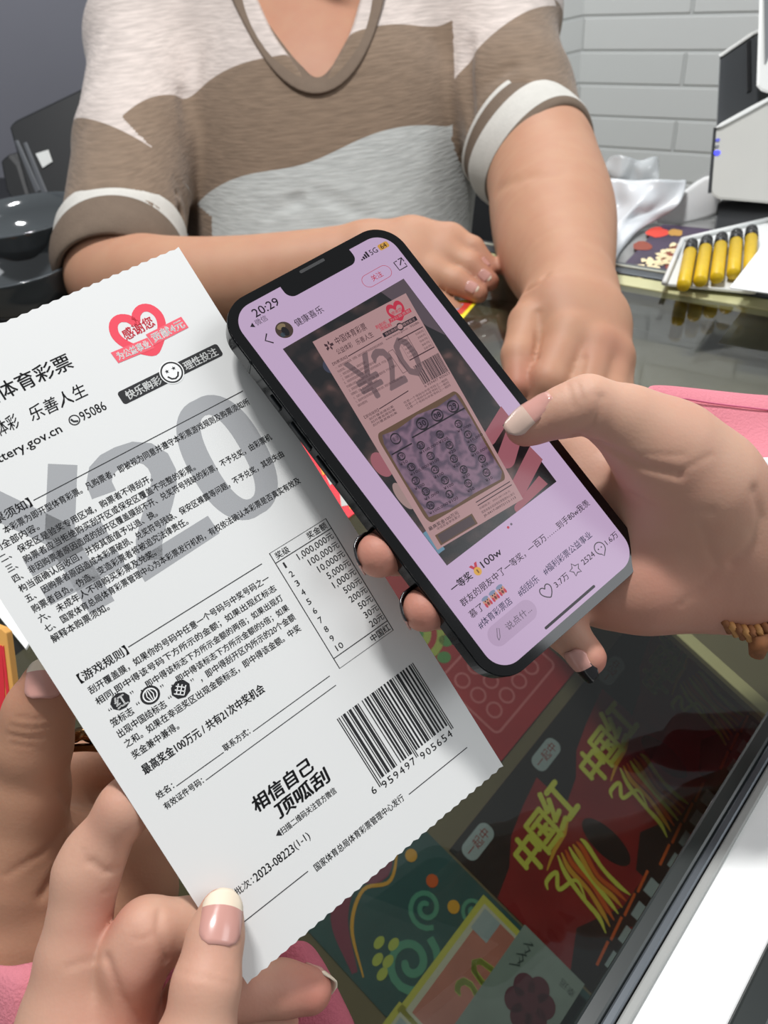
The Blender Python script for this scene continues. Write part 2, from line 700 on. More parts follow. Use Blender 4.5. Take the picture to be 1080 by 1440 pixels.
# ------------------------------------------------------------------ the room
def brick_mat():
    m = bpy.data.materials.new('painted_brick')
    m.use_nodes = True
    nt = m.node_tree
    b = nt.nodes['Principled BSDF']
    b.inputs['Roughness'].default_value = 0.55
    tc = nt.nodes.new('ShaderNodeTexCoord')
    br = nt.nodes.new('ShaderNodeTexBrick')
    br.inputs['Scale'].default_value = 1.0
    br.inputs['Brick Width'].default_value = 0.62
    br.inputs['Row Height'].default_value = 0.088
    br.inputs['Mortar Size'].default_value = 0.006
    br.inputs['Mortar Smooth'].default_value = 0.6
    br.inputs['Color1'].default_value = lin('e6e8e6')
    br.inputs['Color2'].default_value = lin('e1e4e2')
    br.inputs['Mortar'].default_value = lin('d9dcda')
    nt.links.new(tc.outputs['UV'], br.inputs['Vector'])
    nt.links.new(br.outputs['Color'], b.inputs['Base Color'])
    bp = nt.nodes.new('ShaderNodeBump')
    bp.invert = True
    bp.inputs['Strength'].default_value = 1.0
    bp.inputs['Distance'].default_value = 0.004
    nt.links.new(br.outputs['Fac'], bp.inputs['Height'])
    nt.links.new(bp.outputs[0], b.inputs['Normal'])
    return m


def wall(name, a, b, z0, z1, m, t=0.06):
    a, b = np.array(a, float), np.array(b, float)
    d = b - a
    L = np.linalg.norm(d)
    n = np.array([-d[1], d[0]]) / L * t
    p = [(*a, z0), (*b, z0), (*b, z1), (*a, z1)]
    q = [(x + n[0], y + n[1], z) for x, y, z in p]
    o = mesh(name, p + q, [(0, 1, 2, 3), (7, 6, 5, 4), (0, 4, 5, 1), (1, 5, 6, 2), (2, 6, 7, 3), (3, 7, 4, 0)], m)
    uv = o.data.uv_layers.new(name='UVMap')
    for lp in o.data.loops:
        c = o.data.vertices[lp.vertex_index].co
        uv.data[lp.index].uv = ((c.x - a[0]) * d[0] / L + (c.y - a[1]) * d[1] / L, c.z)
    return struct(o)


brick = brick_mat()
dark_wall = mat('dark_grey_paint', '7e7f89', rough=0.7, noise=0.08, nscale=3)
corner = W(818, 60, 2.3)[:2]
wall('wall_right', corner, corner + np.array([0.8, -0.6]) * 2.2, -0.9, 1.9, brick)
wall('wall_back', corner + np.array([-0.83, -0.55]) * 0.75, corner, -0.9, 1.9, brick)
lw = W(330, 60, 1.75)[:2]
wall('wall_left', lw + np.array([-0.80, -0.60]) * 1.9, lw, -0.9, 1.9, dark_wall)
fl = mat('brown_floor', '7d7466', rough=0.5, noise=0.15, nscale=8)
struct(mesh('floor', [(-2.2, -1.2, -0.9), (3.0, -1.2, -0.9), (3.0, 3.2, -0.9), (-2.2, 3.2, -0.9)], [(0, 1, 2, 3)], fl))

# ------------------------------------------------------------------ glass display counter
A = PZ(1021, 1094, 0)                       # a point on the inner front frame edge
_B = PZ(808, 1437, 0)
ca = (A - _B) / np.linalg.norm(A - _B)      # along the front
cb = np.array([ca[1], -ca[0], 0.0])         # towards the customer side


def cc(px, py, z=0.0):
    d = PZ(px, py, z) - A
    return d @ ca, d @ cb


E1, E2 = PZ(690, 349, 0), PZ(1080, 413, 0)  # the end of the counter, seller's side
eu = (E2 - E1) / np.linalg.norm(E2 - E1)
en = np.array([-eu[1], eu[0], 0.0])
if en @ (E1 - CO) < 0:
    en = -en                                # away from the camera


def meet(p, d, q, e):
    M = np.array([[d[0], -e[0]], [d[1], -e[1]]])
    s = np.linalg.solve(M, (q - p)[:2])
    return p + s[0] * d


far_corner = PZ(612, 330, 0)
P1 = meet(A, ca, E1, eu)                    # front / end
P2 = meet(far_corner, ca, E1, eu)           # seller side / end
P3 = P2 - ca * 1.25
P4 = P3 + cb * ((P1 - P2) @ cb)

olive = mat('olive_board', '776b51', rough=0.75, noise=0.06, nscale=14)
olive_light = mat('pale_board_edge', 'c8bd8e', rough=0.7, noise=0.1, nscale=20)
black_rail = mat('black_green_rail', '1c2322', rough=0.35)
alu = mat('grey_aluminium', '8b8f90', rough=0.35, metal=0.6)
alu_dark = mat('dark_aluminium', '50555a', rough=0.4, metal=0.5)
ledge_m = mat('white_ledge', 'f4f5f3', rough=0.5, noise=0.02, nscale=40)
glass_edge = mat('greenish_glass_edge', 'c3c193', rough=0.35)


def glass_mat():
    m = bpy.data.materials.new('counter_glass')
    m.use_nodes = True
    nt = m.node_tree
    nt.nodes.clear()
    out = nt.nodes.new('ShaderNodeOutputMaterial')
    tr = nt.nodes.new('ShaderNodeBsdfTransparent')
    tr.inputs[0].default_value = (0.75, 0.77, 0.74, 1)
    gl = nt.nodes.new('ShaderNodeBsdfGlossy')
    gl.inputs['Roughness'].default_value = 0.03
    gl.inputs['Color'].default_value = (1, 1, 1, 1)
    fr = nt.nodes.new('ShaderNodeFresnel')
    fr.inputs['IOR'].default_value = 1.5
    mx = nt.nodes.new('ShaderNodeMixShader')
    ge = nt.nodes.new('ShaderNodeNewGeometry')
    io = nt.nodes.new('ShaderNodeMapRange')  # both faces reflect as seen from the air
    io.inputs[3].default_value = 1.5
    io.inputs[4].default_value = 1 / 1.5
    nt.links.new(ge.outputs['Backfacing'], io.inputs[0])
    nt.links.new(io.outputs[0], fr.inputs['IOR'])
    nt.links.new(fr.outputs[0], mx.inputs[0])
    nt.links.new(tr.outputs[0], mx.inputs[1])
    nt.links.new(gl.outputs[0], mx.inputs[2])
    nt.links.new(mx.outputs[0], out.inputs['Surface'])
    return m


counter = empty('display_counter', ((P1 + P3) / 2)[:2].tolist() + [-0.9], 'glass topped ticket display counter with dark front rail and white ledge, under the hands', 'counter')
lift = np.array([0, 0, -0.008])
prism('glass_top', [P1, P2, P3, P4], lift, glass_mat(), counter)
# end edge: aluminium rail and the pale edge strip beneath it
Lend = np.linalg.norm(P1 - P2)
o2 = P2
bu = (P1 - P2) / Lend
box_on('end_rail', o2, bu, en, -0.004, 0.003, (-0.0, Lend), (-0.014, 0.012), alu_dark, counter, 0.0015)
box_on('end_rail', o2, bu, en, -0.004, 0.0045, (-0.0, Lend), (-0.001, 0.003), mat('pale_rail_lip', 'a5a698', rough=0.4), counter, 0.0006)
box_on('edge_strip', o2, bu, en, -0.006, 0.0012, (-0.0, Lend), (-0.036, -0.0145), glass_edge, counter, 0.001)
# carcass
Zb = -0.62
Q1, Q4 = P1 + cb * 0.045, P4 + cb * 0.045
for nm, p, q, m in (('end_panel', P2, Q1, olive), ('side_panel', P3, P2, olive), ('end_panel', Q4, P3, olive)):
    d = (q - p) / np.linalg.norm(q - p)
    nn = np.array([d[1], -d[0], 0])
    c = (P1 + P3) / 2
    if nn @ (c - p) > 0:
        nn = -nn
    prism(nm, [p + (0, 0, -0.009), q + (0, 0, -0.009), q + (0, 0, Zb), p + (0, 0, Zb)], nn * 0.012, m, counter)
prism('case_floor', [x + np.array([0, 0, Zb]) for x in (Q1, P2, P3, Q4)], (0, 0, -0.015), olive, counter)
prism('plinth', [x + np.array([0, 0, -0.885]) for x in (Q1, P2, P3, Q4)], (0, 0, 0.24), black_rail, counter)
# an olive board just under the far part of the glass; its pale edge runs beside the ticket tray
ZB = -0.055
ba, bb = PZ(1130, 1059, ZB), PZ(560, 540, ZB)
ins = 0.015
b1_, b2_ = P1 - en * ins, P2 - en * ins
bc, bd = b1_ + (0, 0, ZB), b2_ + ca * ins + (0, 0, ZB)
prism('olive_board', [ba, bb, bd, bc], (0, 0, -0.006), olive, counter)
bdir = (ba - bb) / np.linalg.norm(ba - bb)
bn = np.array([bdir[1], -bdir[0], 0])
if bn @ (PZ(900, 1000, ZB) - ba) < 0:
    bn = -bn
prism('board_edge', [ba - bn * 0.0065, bb - bn * 0.0065, bb + bn * 0.0015, ba + bn * 0.0015], (0, 0, 0.004), olive_light, counter, 0.0006)
# front frame strips, all parallel to the front edge
Lf = ((A - P4) @ ca, (P1 - A) @ ca)
along = (-Lf[0], Lf[1])
b1 = cc(1050, 1126)[1]
b2 = 0.5 * (cc(985, 1266)[1] + cc(879, 1434)[1])
b3 = 0.5 * (cc(1080, 1337)[1] + cc(1021, 1437)[1])
box_on('front_rail', A, ca, cb, -0.05, 0.002, along, (0.0, b1 * 0.62), black_rail, counter, 0.0012)
box_on('front_rail', A, ca, cb, -0.05, 0.0005, along, (b1 * 0.62, b1 * 0.95), alu_dark, counter, 0.0008)
box_on('front_rail', A, ca, cb, -0.05, -0.001, along, (b1 * 0.98, b2 + 0.001), mat('grey_rubber_strip', '9a9b98', rough=0.45), counter, 0.0008)
box_on('ledge', A, ca, cb, -0.012, -0.003, along, (b2, b3), ledge_m, counter, 0.0008)
box_on('ledge_trim', A, ca, cb, -0.03, -0.0015, along, (b3, b3 + 0.010), black_rail, counter, 0.001)
box_on('front_panel', A, ca, cb, Zb, -0.012, along, (b3 + 0.003, b3 + 0.009), black_rail, counter)

# ------------------------------------------------------------------ sloping tray of tickets inside the case
e1c = np.array([2087 - 540, -624 - 720, FPX])
e1c /= np.linalg.norm(e1c)
e2c = np.array([2244 + 540, 1991 + 720, -FPX])
e2c /= np.linalg.norm(e2c)
e1 = CM @ e1c
e2 = CM @ e2c
e2 = e2 - e1 * (e1 @ e2)
e2 /= np.linalg.norm(e2)
e3 = np.cross(e2, e1)                       # out of the tray, towards the viewer
if e3 @ (CO - W(731, 1071, 0.6)) < 0:
    e3 = -e3
T0 = W(731, 1071, 0.60)


def tray(u, v, w=0.0):
    return T0 + (e1 * u + e2 * v + e3 * w) / 1000


def tray_uv(px, py, w=0.0):
    d = CM @ np.array([(px - 540) / FPX, (py - 720) / FPX, 1.0])
    o = T0 + e3 * w / 1000
    s = ((o - CO) @ e3) / (d @ e3)
    q = CO + s * d - T0
    return 1000 * (q @ e1), 1000 * (q @ e2)


TR = Matrix([tuple(map(float, (e1[i], -e2[i], e3[i]))) for i in range(3)])
if TR.determinant() < 0:
    raise RuntimeError('tray frame')
rail_u = 0.5 * (tray_uv(942, 889)[0] + tray_uv(1071, 1007)[0])
tray_o = empty('ticket_tray', tray(0, 210), 'sloping olive tray under the counter glass carrying the rows of tickets', 'tray')
prism('board', [tray(-330, -330, -1), tray(rail_u, -330, -1), tray(rail_u, 204, -1), tray(-330, 204, -1)], -e3 * 0.006, olive, tray_o)
prism('end_lip', [tray(rail_u, -330, -4), tray(rail_u + 15, -330, -4), tray(rail_u + 15, 204, -4), tray(rail_u, 204, -4)], e3 * 0.012, olive_light, tray_o, 0.001)
prism('front_lip', [tray(-330, 204, -4), tray(rail_u, 204, -4), tray(rail_u, 207, -4), tray(-330, 207, -4)], e3 * 0.012, black_rail, tray_o, 0.001)

# print colours
K = mat('black_ink', '17171a', rough=0.6)
RED = mat('red_ink', 'f0465a', rough=0.6)
GREY = mat('grey_ink', 'a6a7a9', rough=0.65)
PAPER = mat('white_ticket_card', 'e5e5e3', rough=0.6)
PW = mat('white_ink', 'f6f6f4', rough=0.6)


def card(name, u, v, w, h, lift, m, label, cat='ticket', group=None, rot=0.0, thick=0.6):
    """flat card lying on the tray, its own frame: u right, v down from its top left corner"""
    a = math.radians(rot)
    R = TR @ Matrix.Rotation(-a, 3, 'Z')
    t = empty(name, tray(u, v, lift), label, cat, group, R)
    p = Print()
    o = prism('card', [(0, 0, 0), (w / 1000, 0, 0), (w / 1000, -h / 1000, 0), (0, -h / 1000, 0)], (0, 0, -thick / 1000), m, t, local=True)
    return t


dred = mat('dark_red_print', '8e1f22', rough=0.5, noise=0.35, nscale=30)
blackp = mat('black_print', '201a1c', rough=0.5)
lime = mat('lime_brush_ink', 'd8d95a', rough=0.5)
gold = mat('gold_ink', 'e0a53c', rough=0.5)
orange = mat('orange_ink', 'd9622c', rough=0.5)
tile = mat('grey_tile_ink', 'a3b0b4', rough=0.5)


def dragon_red_print(t):
    p = Print()
    p.poly([(0, 0), (0, 46), (22, 40), (40, 28), (62, 22), (102, 14), (102, 0)], blackp)
    p.poly([(0, 112), (0, 165), (30, 150), (52, 128), (70, 150), (102, 140), (102, 120), (60, 118), (25, 100)], blackp, 0.0001)
    p.poly(rrect(5, 5, 34, 19, 6), tile, 0.0002)
    p.text('一起中', 8, 30, 12, 8, dred, 0.0, lift=0.0003)
    for s, u, v, h, w in (('中', 30, 45, 26, 20), ('国', 50, 44, 26, 21), ('红', 71, 40, 30, 25)):
        p.text(s, u, u + w, v, h, lime, 0.035, 0.12, lift=0.0003)
    p.stroke([(40, 62), (55, 58), (70, 57), (88, 50)], [1, 3, 3, 1], gold, lift=0.0002)
    for k in range(7):                      # a brushed flame of gold and orange strokes
        x = 40 + k * 4.6
        p.stroke([(x + 14 - k, 62 + k), (x + 8, 74), (x + 4 + 3 * math.sin(k), 92), (x + 2, 108), (x - 3 + k, 118)], [1.2, 3.6, 3.0, 3.4, 0.8], (lime, gold, orange)[k % 3], lift=0.0002 + 0.00002 * k, soft=True)
    p.stroke([(30, 70), (34, 66), (44, 68), (36, 76), (50, 82), (44, 96)], [1, 3, 3, 3, 2.5, 0.8], lime, lift=0.0004, soft=True)
    p.disc(88, 84, 10, blackp, 22, lift=0.0002)
    for k in range(4):
        p.rect(20 + k * 20, 128 - k * 1.5, 32 + k * 20, 141 - k * 1.5, tile, 0.0004)
        p.line((16 + k * 20, 124 - k), (34 + k * 20, 122 - k), 2, orange, 0.0003)
    for k in range(4):
        p.rect(24 + k * 20, 150, 26 + k * 20, 160, tile, 0.0004)
        p.disc(36 + k * 19, 160, 4.5, gold, lift=0.0004)
        p.disc(30 + k * 19, 185, 3.2, gold, lift=0.0004)
    p.stroke([(40, 146), (70, 150), (98, 168)], [8, 10, 4], orange, lift=0.00015)
    p.build('print', t, 0.0001)


G50 = 'dark red brush lettered tickets in the tray'
first = card('lottery_ticket', 0, 0, 102, 203, 0, dred, 'dark red brush-lettered ticket in the tray, second of three below the phone corner', 'ticket', G50)
dragon_red_print(first)
for u, lab in ((tray_uv(822, 947)[0], 'dark red brush-lettered ticket beside the pale tray lip, nearest the wrist'),
               (tray_uv(627, 1191)[0], 'dark red brush-lettered ticket nearest the white ticket corner, beside the teal one')):
    c = copy_tree(first)
    c['label'] = lab
    c.location = tray(u, 0, 0)

# the red card of the row above
rc = tray_uv(804, 964), tray_uv(715, 1067)
redm = mat('bright_red_print', 'b8313a', rough=0.5, noise=0.2, nscale=25)
pinkm = mat('pink_print', 'd9777c', rough=0.5)
greenp = mat('green_print', '5f9a55', rough=0.5)
limeg = mat('yellow_green_print', 'b6c05a', rough=0.5)
t = card('lottery_ticket', rc[1][0] - 6, rc[1][1] - 206, 104, 203, 0.5, redm, 'bright red ticket with pink rings, under the glass below the phone', 'ticket')
p = Print()
for k in range(3):
    for j in range(4):
        p.ring(28 + j * 17, 140 + k * 17, 6, 1.8, pinkm)
p.stroke(rrect(14, 126, 96, 188, 5), 2.0, pinkm, True)
for k in range(5):
    p.disc(20 + 12 * k, 112 + 5 * math.sin(k * 2), 6, greenp, 5, rot=30 * k, lift=0.0001)
p.disc(30, 85, 26, limeg, lift=0.0001)
p.ring(30, 85, 17, 5, redm, lift=0.0002)
p.disc(30, 85, 8, greenp, lift=0.0002)
p.stroke([(60, 95), (72, 86), (84, 92), (96, 80)], [2, 5, 5, 2], limeg, lift=0.0002)
p.text('100', 62, 92, 60, 22, limeg, 0.03, lift=0.0002)
p.build('print', t, 0.0001)

# the teal ticket left of the row
tealm = mat('teal_print', '35595a', rough=0.5, noise=0.25, nscale=30)
teal2 = mat('sea_green_print', '5b9a82', rough=0.5)
mag = mat('plum_print', '8a4157', rough=0.5)
mauve = mat('mauve_print', '77607c', rough=0.5)
u3 = tray_uv(627, 1191)[0]
t = card('lottery_ticket', u3 - 106, -58, 104, 203, 0, tealm, 'teal ticket with sea-green and plum swirls, under the glass below the white ticket', 'ticket')
p = Print()
p.stroke([(4, 60), (20, 30), (44, 20), (62, 30), (84, 16), (100, 20)], [4, 12, 10, 14, 10, 4], mag, soft=True)
p.stroke([(6, 66), (22, 40), (44, 30), (62, 40), (86, 26)], [1, 2.4, 2.4, 2.4, 1], gold, lift=0.0001, soft=True)
for u, v, r, m, a in ((34, 84, 20, teal2, 0), (66, 70, 13, teal2, 2), (26, 130, 24, mauve, 1), (62, 120, 15, mag, 3), (88, 96, 10, teal2, 1)):
    p.stroke(spiral(u, v, r, 1.7, a0=a), [r * 0.26] * 26 + [r * 0.1], m, lift=0.0002)
for u, v in ((20, 66), (28, 60), (24, 72), (16, 74), (34, 68)):
    p.disc(u, v, 4.5, limeg, 3, lift=0.0003)
for k in range(6):
    p.disc(84 - 2 * k, 40 + 22 * k, 4.4, orange if k % 2 else gold, lift=0.0003)
p.stroke([(60, 160), (74, 150), (90, 160), (98, 180)], [4, 8, 8, 3], mag, lift=0.0002, soft=True)
p.build('print', t, 0.0001)

# three small cards lying over the row
yel = mat('yellow_border_print', 'c9c45a', rough=0.5)
salmon = mat('salmon_print', 'c07a6c', rough=0.5, noise=0.2, nscale=40)
ivory = mat('ivory_print', 'c9c6b2', rough=0.5)


def yellow_card(u, v, label):
    t = card('price_card', u, v, 92, 66, 10, yel, label, 'card', 'yellow bordered cards over the tickets', rot=0)
    p = Print()
    p.rect(4, 4, 88, 62, ivory)
    p.rect(6, 8, 86, 54, salmon, 0.0001)
    p.text('20', 34, 62, 32, 26, limeg, 0.02, lift=0.0002)
    p.rect(8, 56, 30, 60, greenp, 0.0002)
    p.rect(70, 6, 86, 20, tile, 0.0002)
    p.stroke([(10, 46), (26, 50), (44, 47)], [1.5, 4, 1.5], gold, lift=0.0002)
    p.build('print', t, 0.0001)
    return t


yu, yv = tray_uv(680, 1258, 10)
yellow_card(yu - 92, yv, 'yellow bordered card with salmon face, topmost over the dark red tickets')
yu2, yv2 = tray_uv(562, 1408, 10)
yellow_card(yu2 - 92, yv2, 'yellow bordered card at the bottom edge beside the milky glass reflection')
gu, gv = tray_uv(738, 1300, 16)
greyc = mat('grey_card', '8d9a94', rough=0.5, noise=0.15, nscale=60)
t = card('price_card', gu - 96, gv, 96, 52, 16, greyc, 'pale grey card with a dark red flower of blobs beside the front rail', 'card')
p = Print()
plum = mat('dark_plum_print', '5d1f2c', rough=0.5)
for k in range(6):
    a = math.radians(60 * k)
    p.disc(62 + 10 * math.cos(a), 30 + 10 * math.sin(a), 7.5, plum)
p.disc(62, 30, 6, plum, lift=0.0001)
for k in range(4):
    p.disc(28 + 8 * math.cos(k * 1.6), 36 + 8 * math.sin(k * 1.6), 6.5, plum, lift=0.0001)
for k in range(5):
    p.stroke([(70 + 4 * k, 6 + (k % 2) * 4), (74 + 4 * k, 12), (78 + 3 * k, 9)], [0.6, 1.4, 0.5], mat('charcoal_print', '4a5452', rough=0.5), lift=0.0001)
p.text('幸运', 80, 92, 44, 5, MATS['charcoal_print'], lift=0.0001, rot=90)
p.build('print', t, 0.0001)
# ------------------------------------------------------------------ the white ticket in the hand
def frame_of(p6, w, h):
    R = rodr(p6[:3])
    t = np.array(p6[3:6])
    o = CO + CM @ (R @ np.array([-w / 2, -h / 2, 0]) + t)
    X = CM @ R
    return o, X, Matrix([tuple(map(float, (X[i, 0], -X[i, 1], -X[i, 2]))) for i in range(3)])


TKW, TKH = 102.0, 205.3
tk_o, tk_X, tk_M = frame_of([-0.07584429, -0.36753906, -0.5563554, -0.05387117, 0.02477612, 0.23931423], .102, .2053)
tk = empty('lottery_ticket', tk_o, 'large white paper lottery ticket printed in black with a grey price, held at lower left', 'ticket', None, tk_M)


def tkd(px, py, w=0.0):
    """view depth of the ticket plane (w metres behind it) at a pixel"""
    d = CM @ np.array([(px - 540) / FPX, (py - 720) / FPX, 1.0])
    n = tk_X[:, 2]
    return ((tk_o + n * w - CO) @ n) / (d @ n)


edge = []
nj = 60
for i in range(nj + 1):
    edge.append((TKW * i / nj, 0.45 * (i % 2) + 0.15 * rng.random()))
for i in range(nj, -1, -1):
    edge.append((TKW * i / nj, TKH - 0.5 * (i % 2) - 0.2 * rng.random()))
top = [(u / 1000, -v / 1000, 0) for u, v in edge]
prism('paper', list(reversed(top)), (0, 0, -0.0003), PAPER, tk, local=True)

p = Print()                                  # price figure
p.line((11.5, 46.6), (23.4, 66.0), 8.2, GREY)
p.line((34.2, 46.6), (22.0, 66.0), 8.2, GREY)
p.line((22.6, 63.5), (21.9, 89.6), 7.8, GREY)
p.line((10.6, 68.8), (34.6, 69.6), 5.6, GREY)
p.line((10.4, 78.6), (34.0, 79.4), 5.6, GREY)
p.stroke([(39.6, 60.5), (40.2, 56.6), (42.4, 53.9), (45.6, 52.6), (49.6, 52.4), (54.0, 53.2), (57.2, 55.6), (58.8, 59.2), (58.4, 63.0), (56.4, 66.6), (52.6, 70.6), (47.6, 75.2), (43.4, 79.6), (40.6, 84.6)], [7.4, 7.4, 7.2, 6.8, 6.4, 6.6, 7.2, 7.8, 7.8, 7.8, 7.8, 7.8, 7.8, 7.6], GREY)
p.poly([(36.2, 82.6), (36.0, 89.6), (63.0, 88.4), (62.8, 81.8)], GREY)
oo = [(math.copysign(abs(math.cos(a)) ** 0.82, math.cos(a)), math.copysign(abs(math.sin(a)) ** 0.82, math.sin(a))) for a in np.linspace(0, 2 * math.pi, 48, endpoint=False)]
p.stroke([(78.3 + 9.0 * x - 0.9 * y, 68.7 + 18.2 * y) for x, y in oo], [5.9 + 2.2 * abs(x) for x, y in oo], GREY, True)
p.build('price_figure', tk, 0.00003)

p = Print()                                  # thank-you heart
hb = [(0, 6.6), (-2.4, 5.2), (-5.2, 2.6), (-7.6, -1.0), (-8.2, -4.4), (-6.8, -7.4), (-4.2, -8.4), (-1.6, -7.2), (0, -5.0), (1.6, -7.2), (4.2, -8.4), (6.8, -7.4), (8.2, -4.4), (7.6, -1.0), (5.2, 2.6), (2.4, 5.2)]
hp = []
for i in range(len(hb)):                    # rounded
    a, b, c, d = [np.array(hb[(i + k) % len(hb)]) for k in (-1, 0, 1, 2)]
    for s in (0, 0.33, 0.66):
        hp.append(0.5 * (2 * b + (c - a) * s + (2 * a - 5 * b + 4 * c - d) * s * s + (3 * b - a - 3 * c + d) * s ** 3))
p.stroke([(76.2 + x * 0.93, 21.6 + y * 0.95) for x, y in hp], 2.7, RED, True)
p.text('感谢您', 70.6, 81.2, 18.9, 3.8, RED, 0.02, lift=0.00003, rot=3)
RB = mat('light_red_ink', 'f2606f', rough=0.6)
p.poly([(64.3, 22.3), (64.6, 26.3), (77.0, 26.9), (76.8, 22.9)], RB, 0.00004)
p.poly([(76.9, 21.8), (77.2, 26.0), (90.2, 25.6), (90.0, 21.4)], RB, 0.00005)
p.text('为公益事业', 65.4, 76.2, 24.6, 2.7, PW, 0.03, lift=0.00008, rot=-2)
p.text('贡献4元', 78.0, 89.4, 23.7, 3.1, PW, 0.03, lift=0.00008, rot=2)
p.build('heart_emblem', tk, 0.00004)

p = Print()                                  # slogan pill with a smile
p.poly(rrect(59.2, 34.4, 76.4, 38.9, 1.0), K)
p.poly(rrect(78.6, 34.2, 95.4, 38.7, 1.0), K)
p.text('快乐购彩', 61.2, 73.2, 36.7, 3.0, PW, 0.022, lift=0.00004)
p.text('理性投注', 82.0, 94.0, 36.5, 3.0, PW, 0.022, lift=0.00004)
p.disc(77.5, 36.3, 3.9, PW, lift=0.00005)
p.ring(77.5, 36.3, 3.3, 0.5, K, lift=0.00008)
p.stroke([(75.6, 37.0), (76.4, 38.2), (77.5, 38.6), (78.6, 38.2), (79.4, 37.0)], 0.55, K, lift=0.00008)
for u in (76.3, 78.7):
    p.poly([(u + (0.75 if i % 2 == 0 else 0.32) * math.sin(math.pi * i / 5), 35.4 - (0.75 if i % 2 == 0 else 0.32) * math.cos(math.pi * i / 5)) for i in range(9, -1, -1)], K, 0.00008)
p.build('slogan_pill', tk, 0.00004)

p = Print()                                  # running print
p.text('中国体育彩票', 18, 52.5, 19.0, 5.4, K, 0.012)
p.text('公益体彩', 17, 30.2, 28.6, 4.6, K, 0.006, 0.15)
p.text('乐善人生', 33.5, 51.8, 29.0, 4.6, K, 0.006, 0.15)
p.text('www.lottery.gov.cn', 6.0, 39.3, 36.9, 3.6, K, 0.012)
p.ring(44.0, 36.2, 1.5, 0.35, K)
p.stroke([(43.2, 35.5), (43.6, 36.5), (44.8, 37.0)], 0.6, K)
p.text('95086', 46.0, 54.2, 36.2, 3.0, K, 0.008)
p.text('【购票须知】', 5.0, 20.9, 52.0, 3.0, K, 0.016)
p.line((21.8, 52.1), (94.4, 52.1), 0.28, K)
rows = [('一、 本彩票为即开型体育彩票。凡购票者，即被视为同意并遵守本彩票游戏规则及购票须知所', 94.2), ('列全部内容。', 0),
        ('二、 保安区是验奖专用区域，购票者不得刮开。', 0), ('三、 购票者应当拒绝购买刮开区或保安区覆盖不完整的彩票。', 0),
        ('四、 非因购票者原因造成的刮开区覆盖膜刮不开、兑奖符号残缺的彩票，不予兑奖，由彩票机', 94.2), ('构当面确认后收回，并按其面值予以退、换。', 0),
        ('五、 因购票者原因造成本彩票破损、兑奖符号残缺、保安区裸露等问题，不予兑奖，其损失由', 94.6), ('购票者自负。伪造、变造彩票者将被追究法律责任。', 0),
        ('六、 未成年人不得购买彩票及兑奖。', 0), ('七、 国家体育总局体育彩票管理中心为本彩票发行机构，有权依法确认本彩票是否真实有效及', 94.6), ('解释本购票须知。', 0)]
for i, (s, r) in enumerate(rows):
    p.text(s, 5.6, r or 5.6 + 2.2 * len(s.replace('  ', ' ')) + 0.3, 55.9 + 3.42 * i, 2.45, K, 0.014)
p.text('【游戏规则】', 6.0, 21.4, 104.0, 3.0, K, 0.016)
p.line((22.0, 103.7), (69.2, 103.7), 0.28, K)
p.text('刮开覆盖膜，如果你的号码中任意一个号码与中奖号码之一', 6.6, 68.6, 108.5, 2.5, K, 0.014)
p.text('相同,即中得该号码下方所示的金额；如果出现红标志', 6.6, 68.8, 112.4, 2.5, K, 0.014)
p.text('“', 8.2, 9.2, 116.2, 0.9, K)
p.text('”', 15.6, 16.6, 115.6, 0.9, K)
p.text('，即中得该标志下方所示金额的两倍；如果出现灯', 18.4, 68.9, 116.2, 2.5, K, 0.014)
p.text('笼标志', 6.8, 13.8, 120.0, 2.5, K, 0.014)
p.text('“', 15.4, 16.4, 119.2, 0.9, K)
p.text('”', 23.6, 24.6, 118.9, 0.9, K)
p.text('，即中得该标志下方所示金额的5倍；如果', 26.4, 68.9, 119.9, 2.5, K, 0.014)
p.text('出现中国结标志', 6.8, 22.4, 123.7, 2.5, K, 0.014)
p.text('“', 23.8, 24.8, 122.9, 0.9, K)
p.text('”', 31.8, 32.8, 122.4, 0.9, K)
p.text('，即中得刮开区内所示的20个金额', 34.4, 69.0, 123.4, 2.5, K, 0.014)
p.text('之和。如果在幸运奖区出现金额标志，即中得该金额。中奖', 6.9, 68.6, 127.3, 2.5, K, 0.014)
p.text('奖金兼中兼得。', 7.0, 22.0, 131.2, 2.5, K, 0.014)
p.text('最高奖金100万元 / 共有21次中奖机会', 7.2, 48.9, 136.5, 3.1, K, 0.02)
p.text('姓名：', 6.6, 12.0, 145.0, 2.2, K, 0.016)
p.line((12.6, 145.9), (28.8, 145.9), 0.25, K)
p.text('联系方式：', 29.3, 38.4, 145.0, 2.2, K, 0.016)
p.line((39.2, 145.9), (68.4, 145.7), 0.25, K)
p.text('有效证件号码：', 6.8, 19.6, 148.9, 2.2, K, 0.016)
p.line((20.3, 149.6), (68.5, 149.3), 0.25, K)
p.text('相信自己', 27.6, 48.8, 164.6, 4.9, K, 0.032, 0.1)
p.text('顶呱刮', 32.2, 51.6, 170.4, 4.9, K, 0.032, 0.1)
p.poly([(28.6, 175.9), (30.2, 177.0), (30.2, 174.8)], K)
p.text('扫描二维码关注官方微信', 30.4, 50.8, 175.9, 2.2, K, 0.012)
p.text('印刷批次：', 5.2, 16.4, 181.9, 2.4, K, 0.006)
p.text('2023-08223', 17.0, 31.0, 182.0, 2.6, K, 0.014)
p.text('(1-1)', 31.4, 36.8, 182.2, 3.0, K, 0.004)
p.text('国家体育总局体育彩票管理中心发行', 33.0, 67.6, 191.3, 2.5, K, 0.01)
p.line((6.0, 190.2), (30.9, 190.6), 0.28, K)
p.line((69.6, 192.0), (94.7, 192.2), 0.28, K)
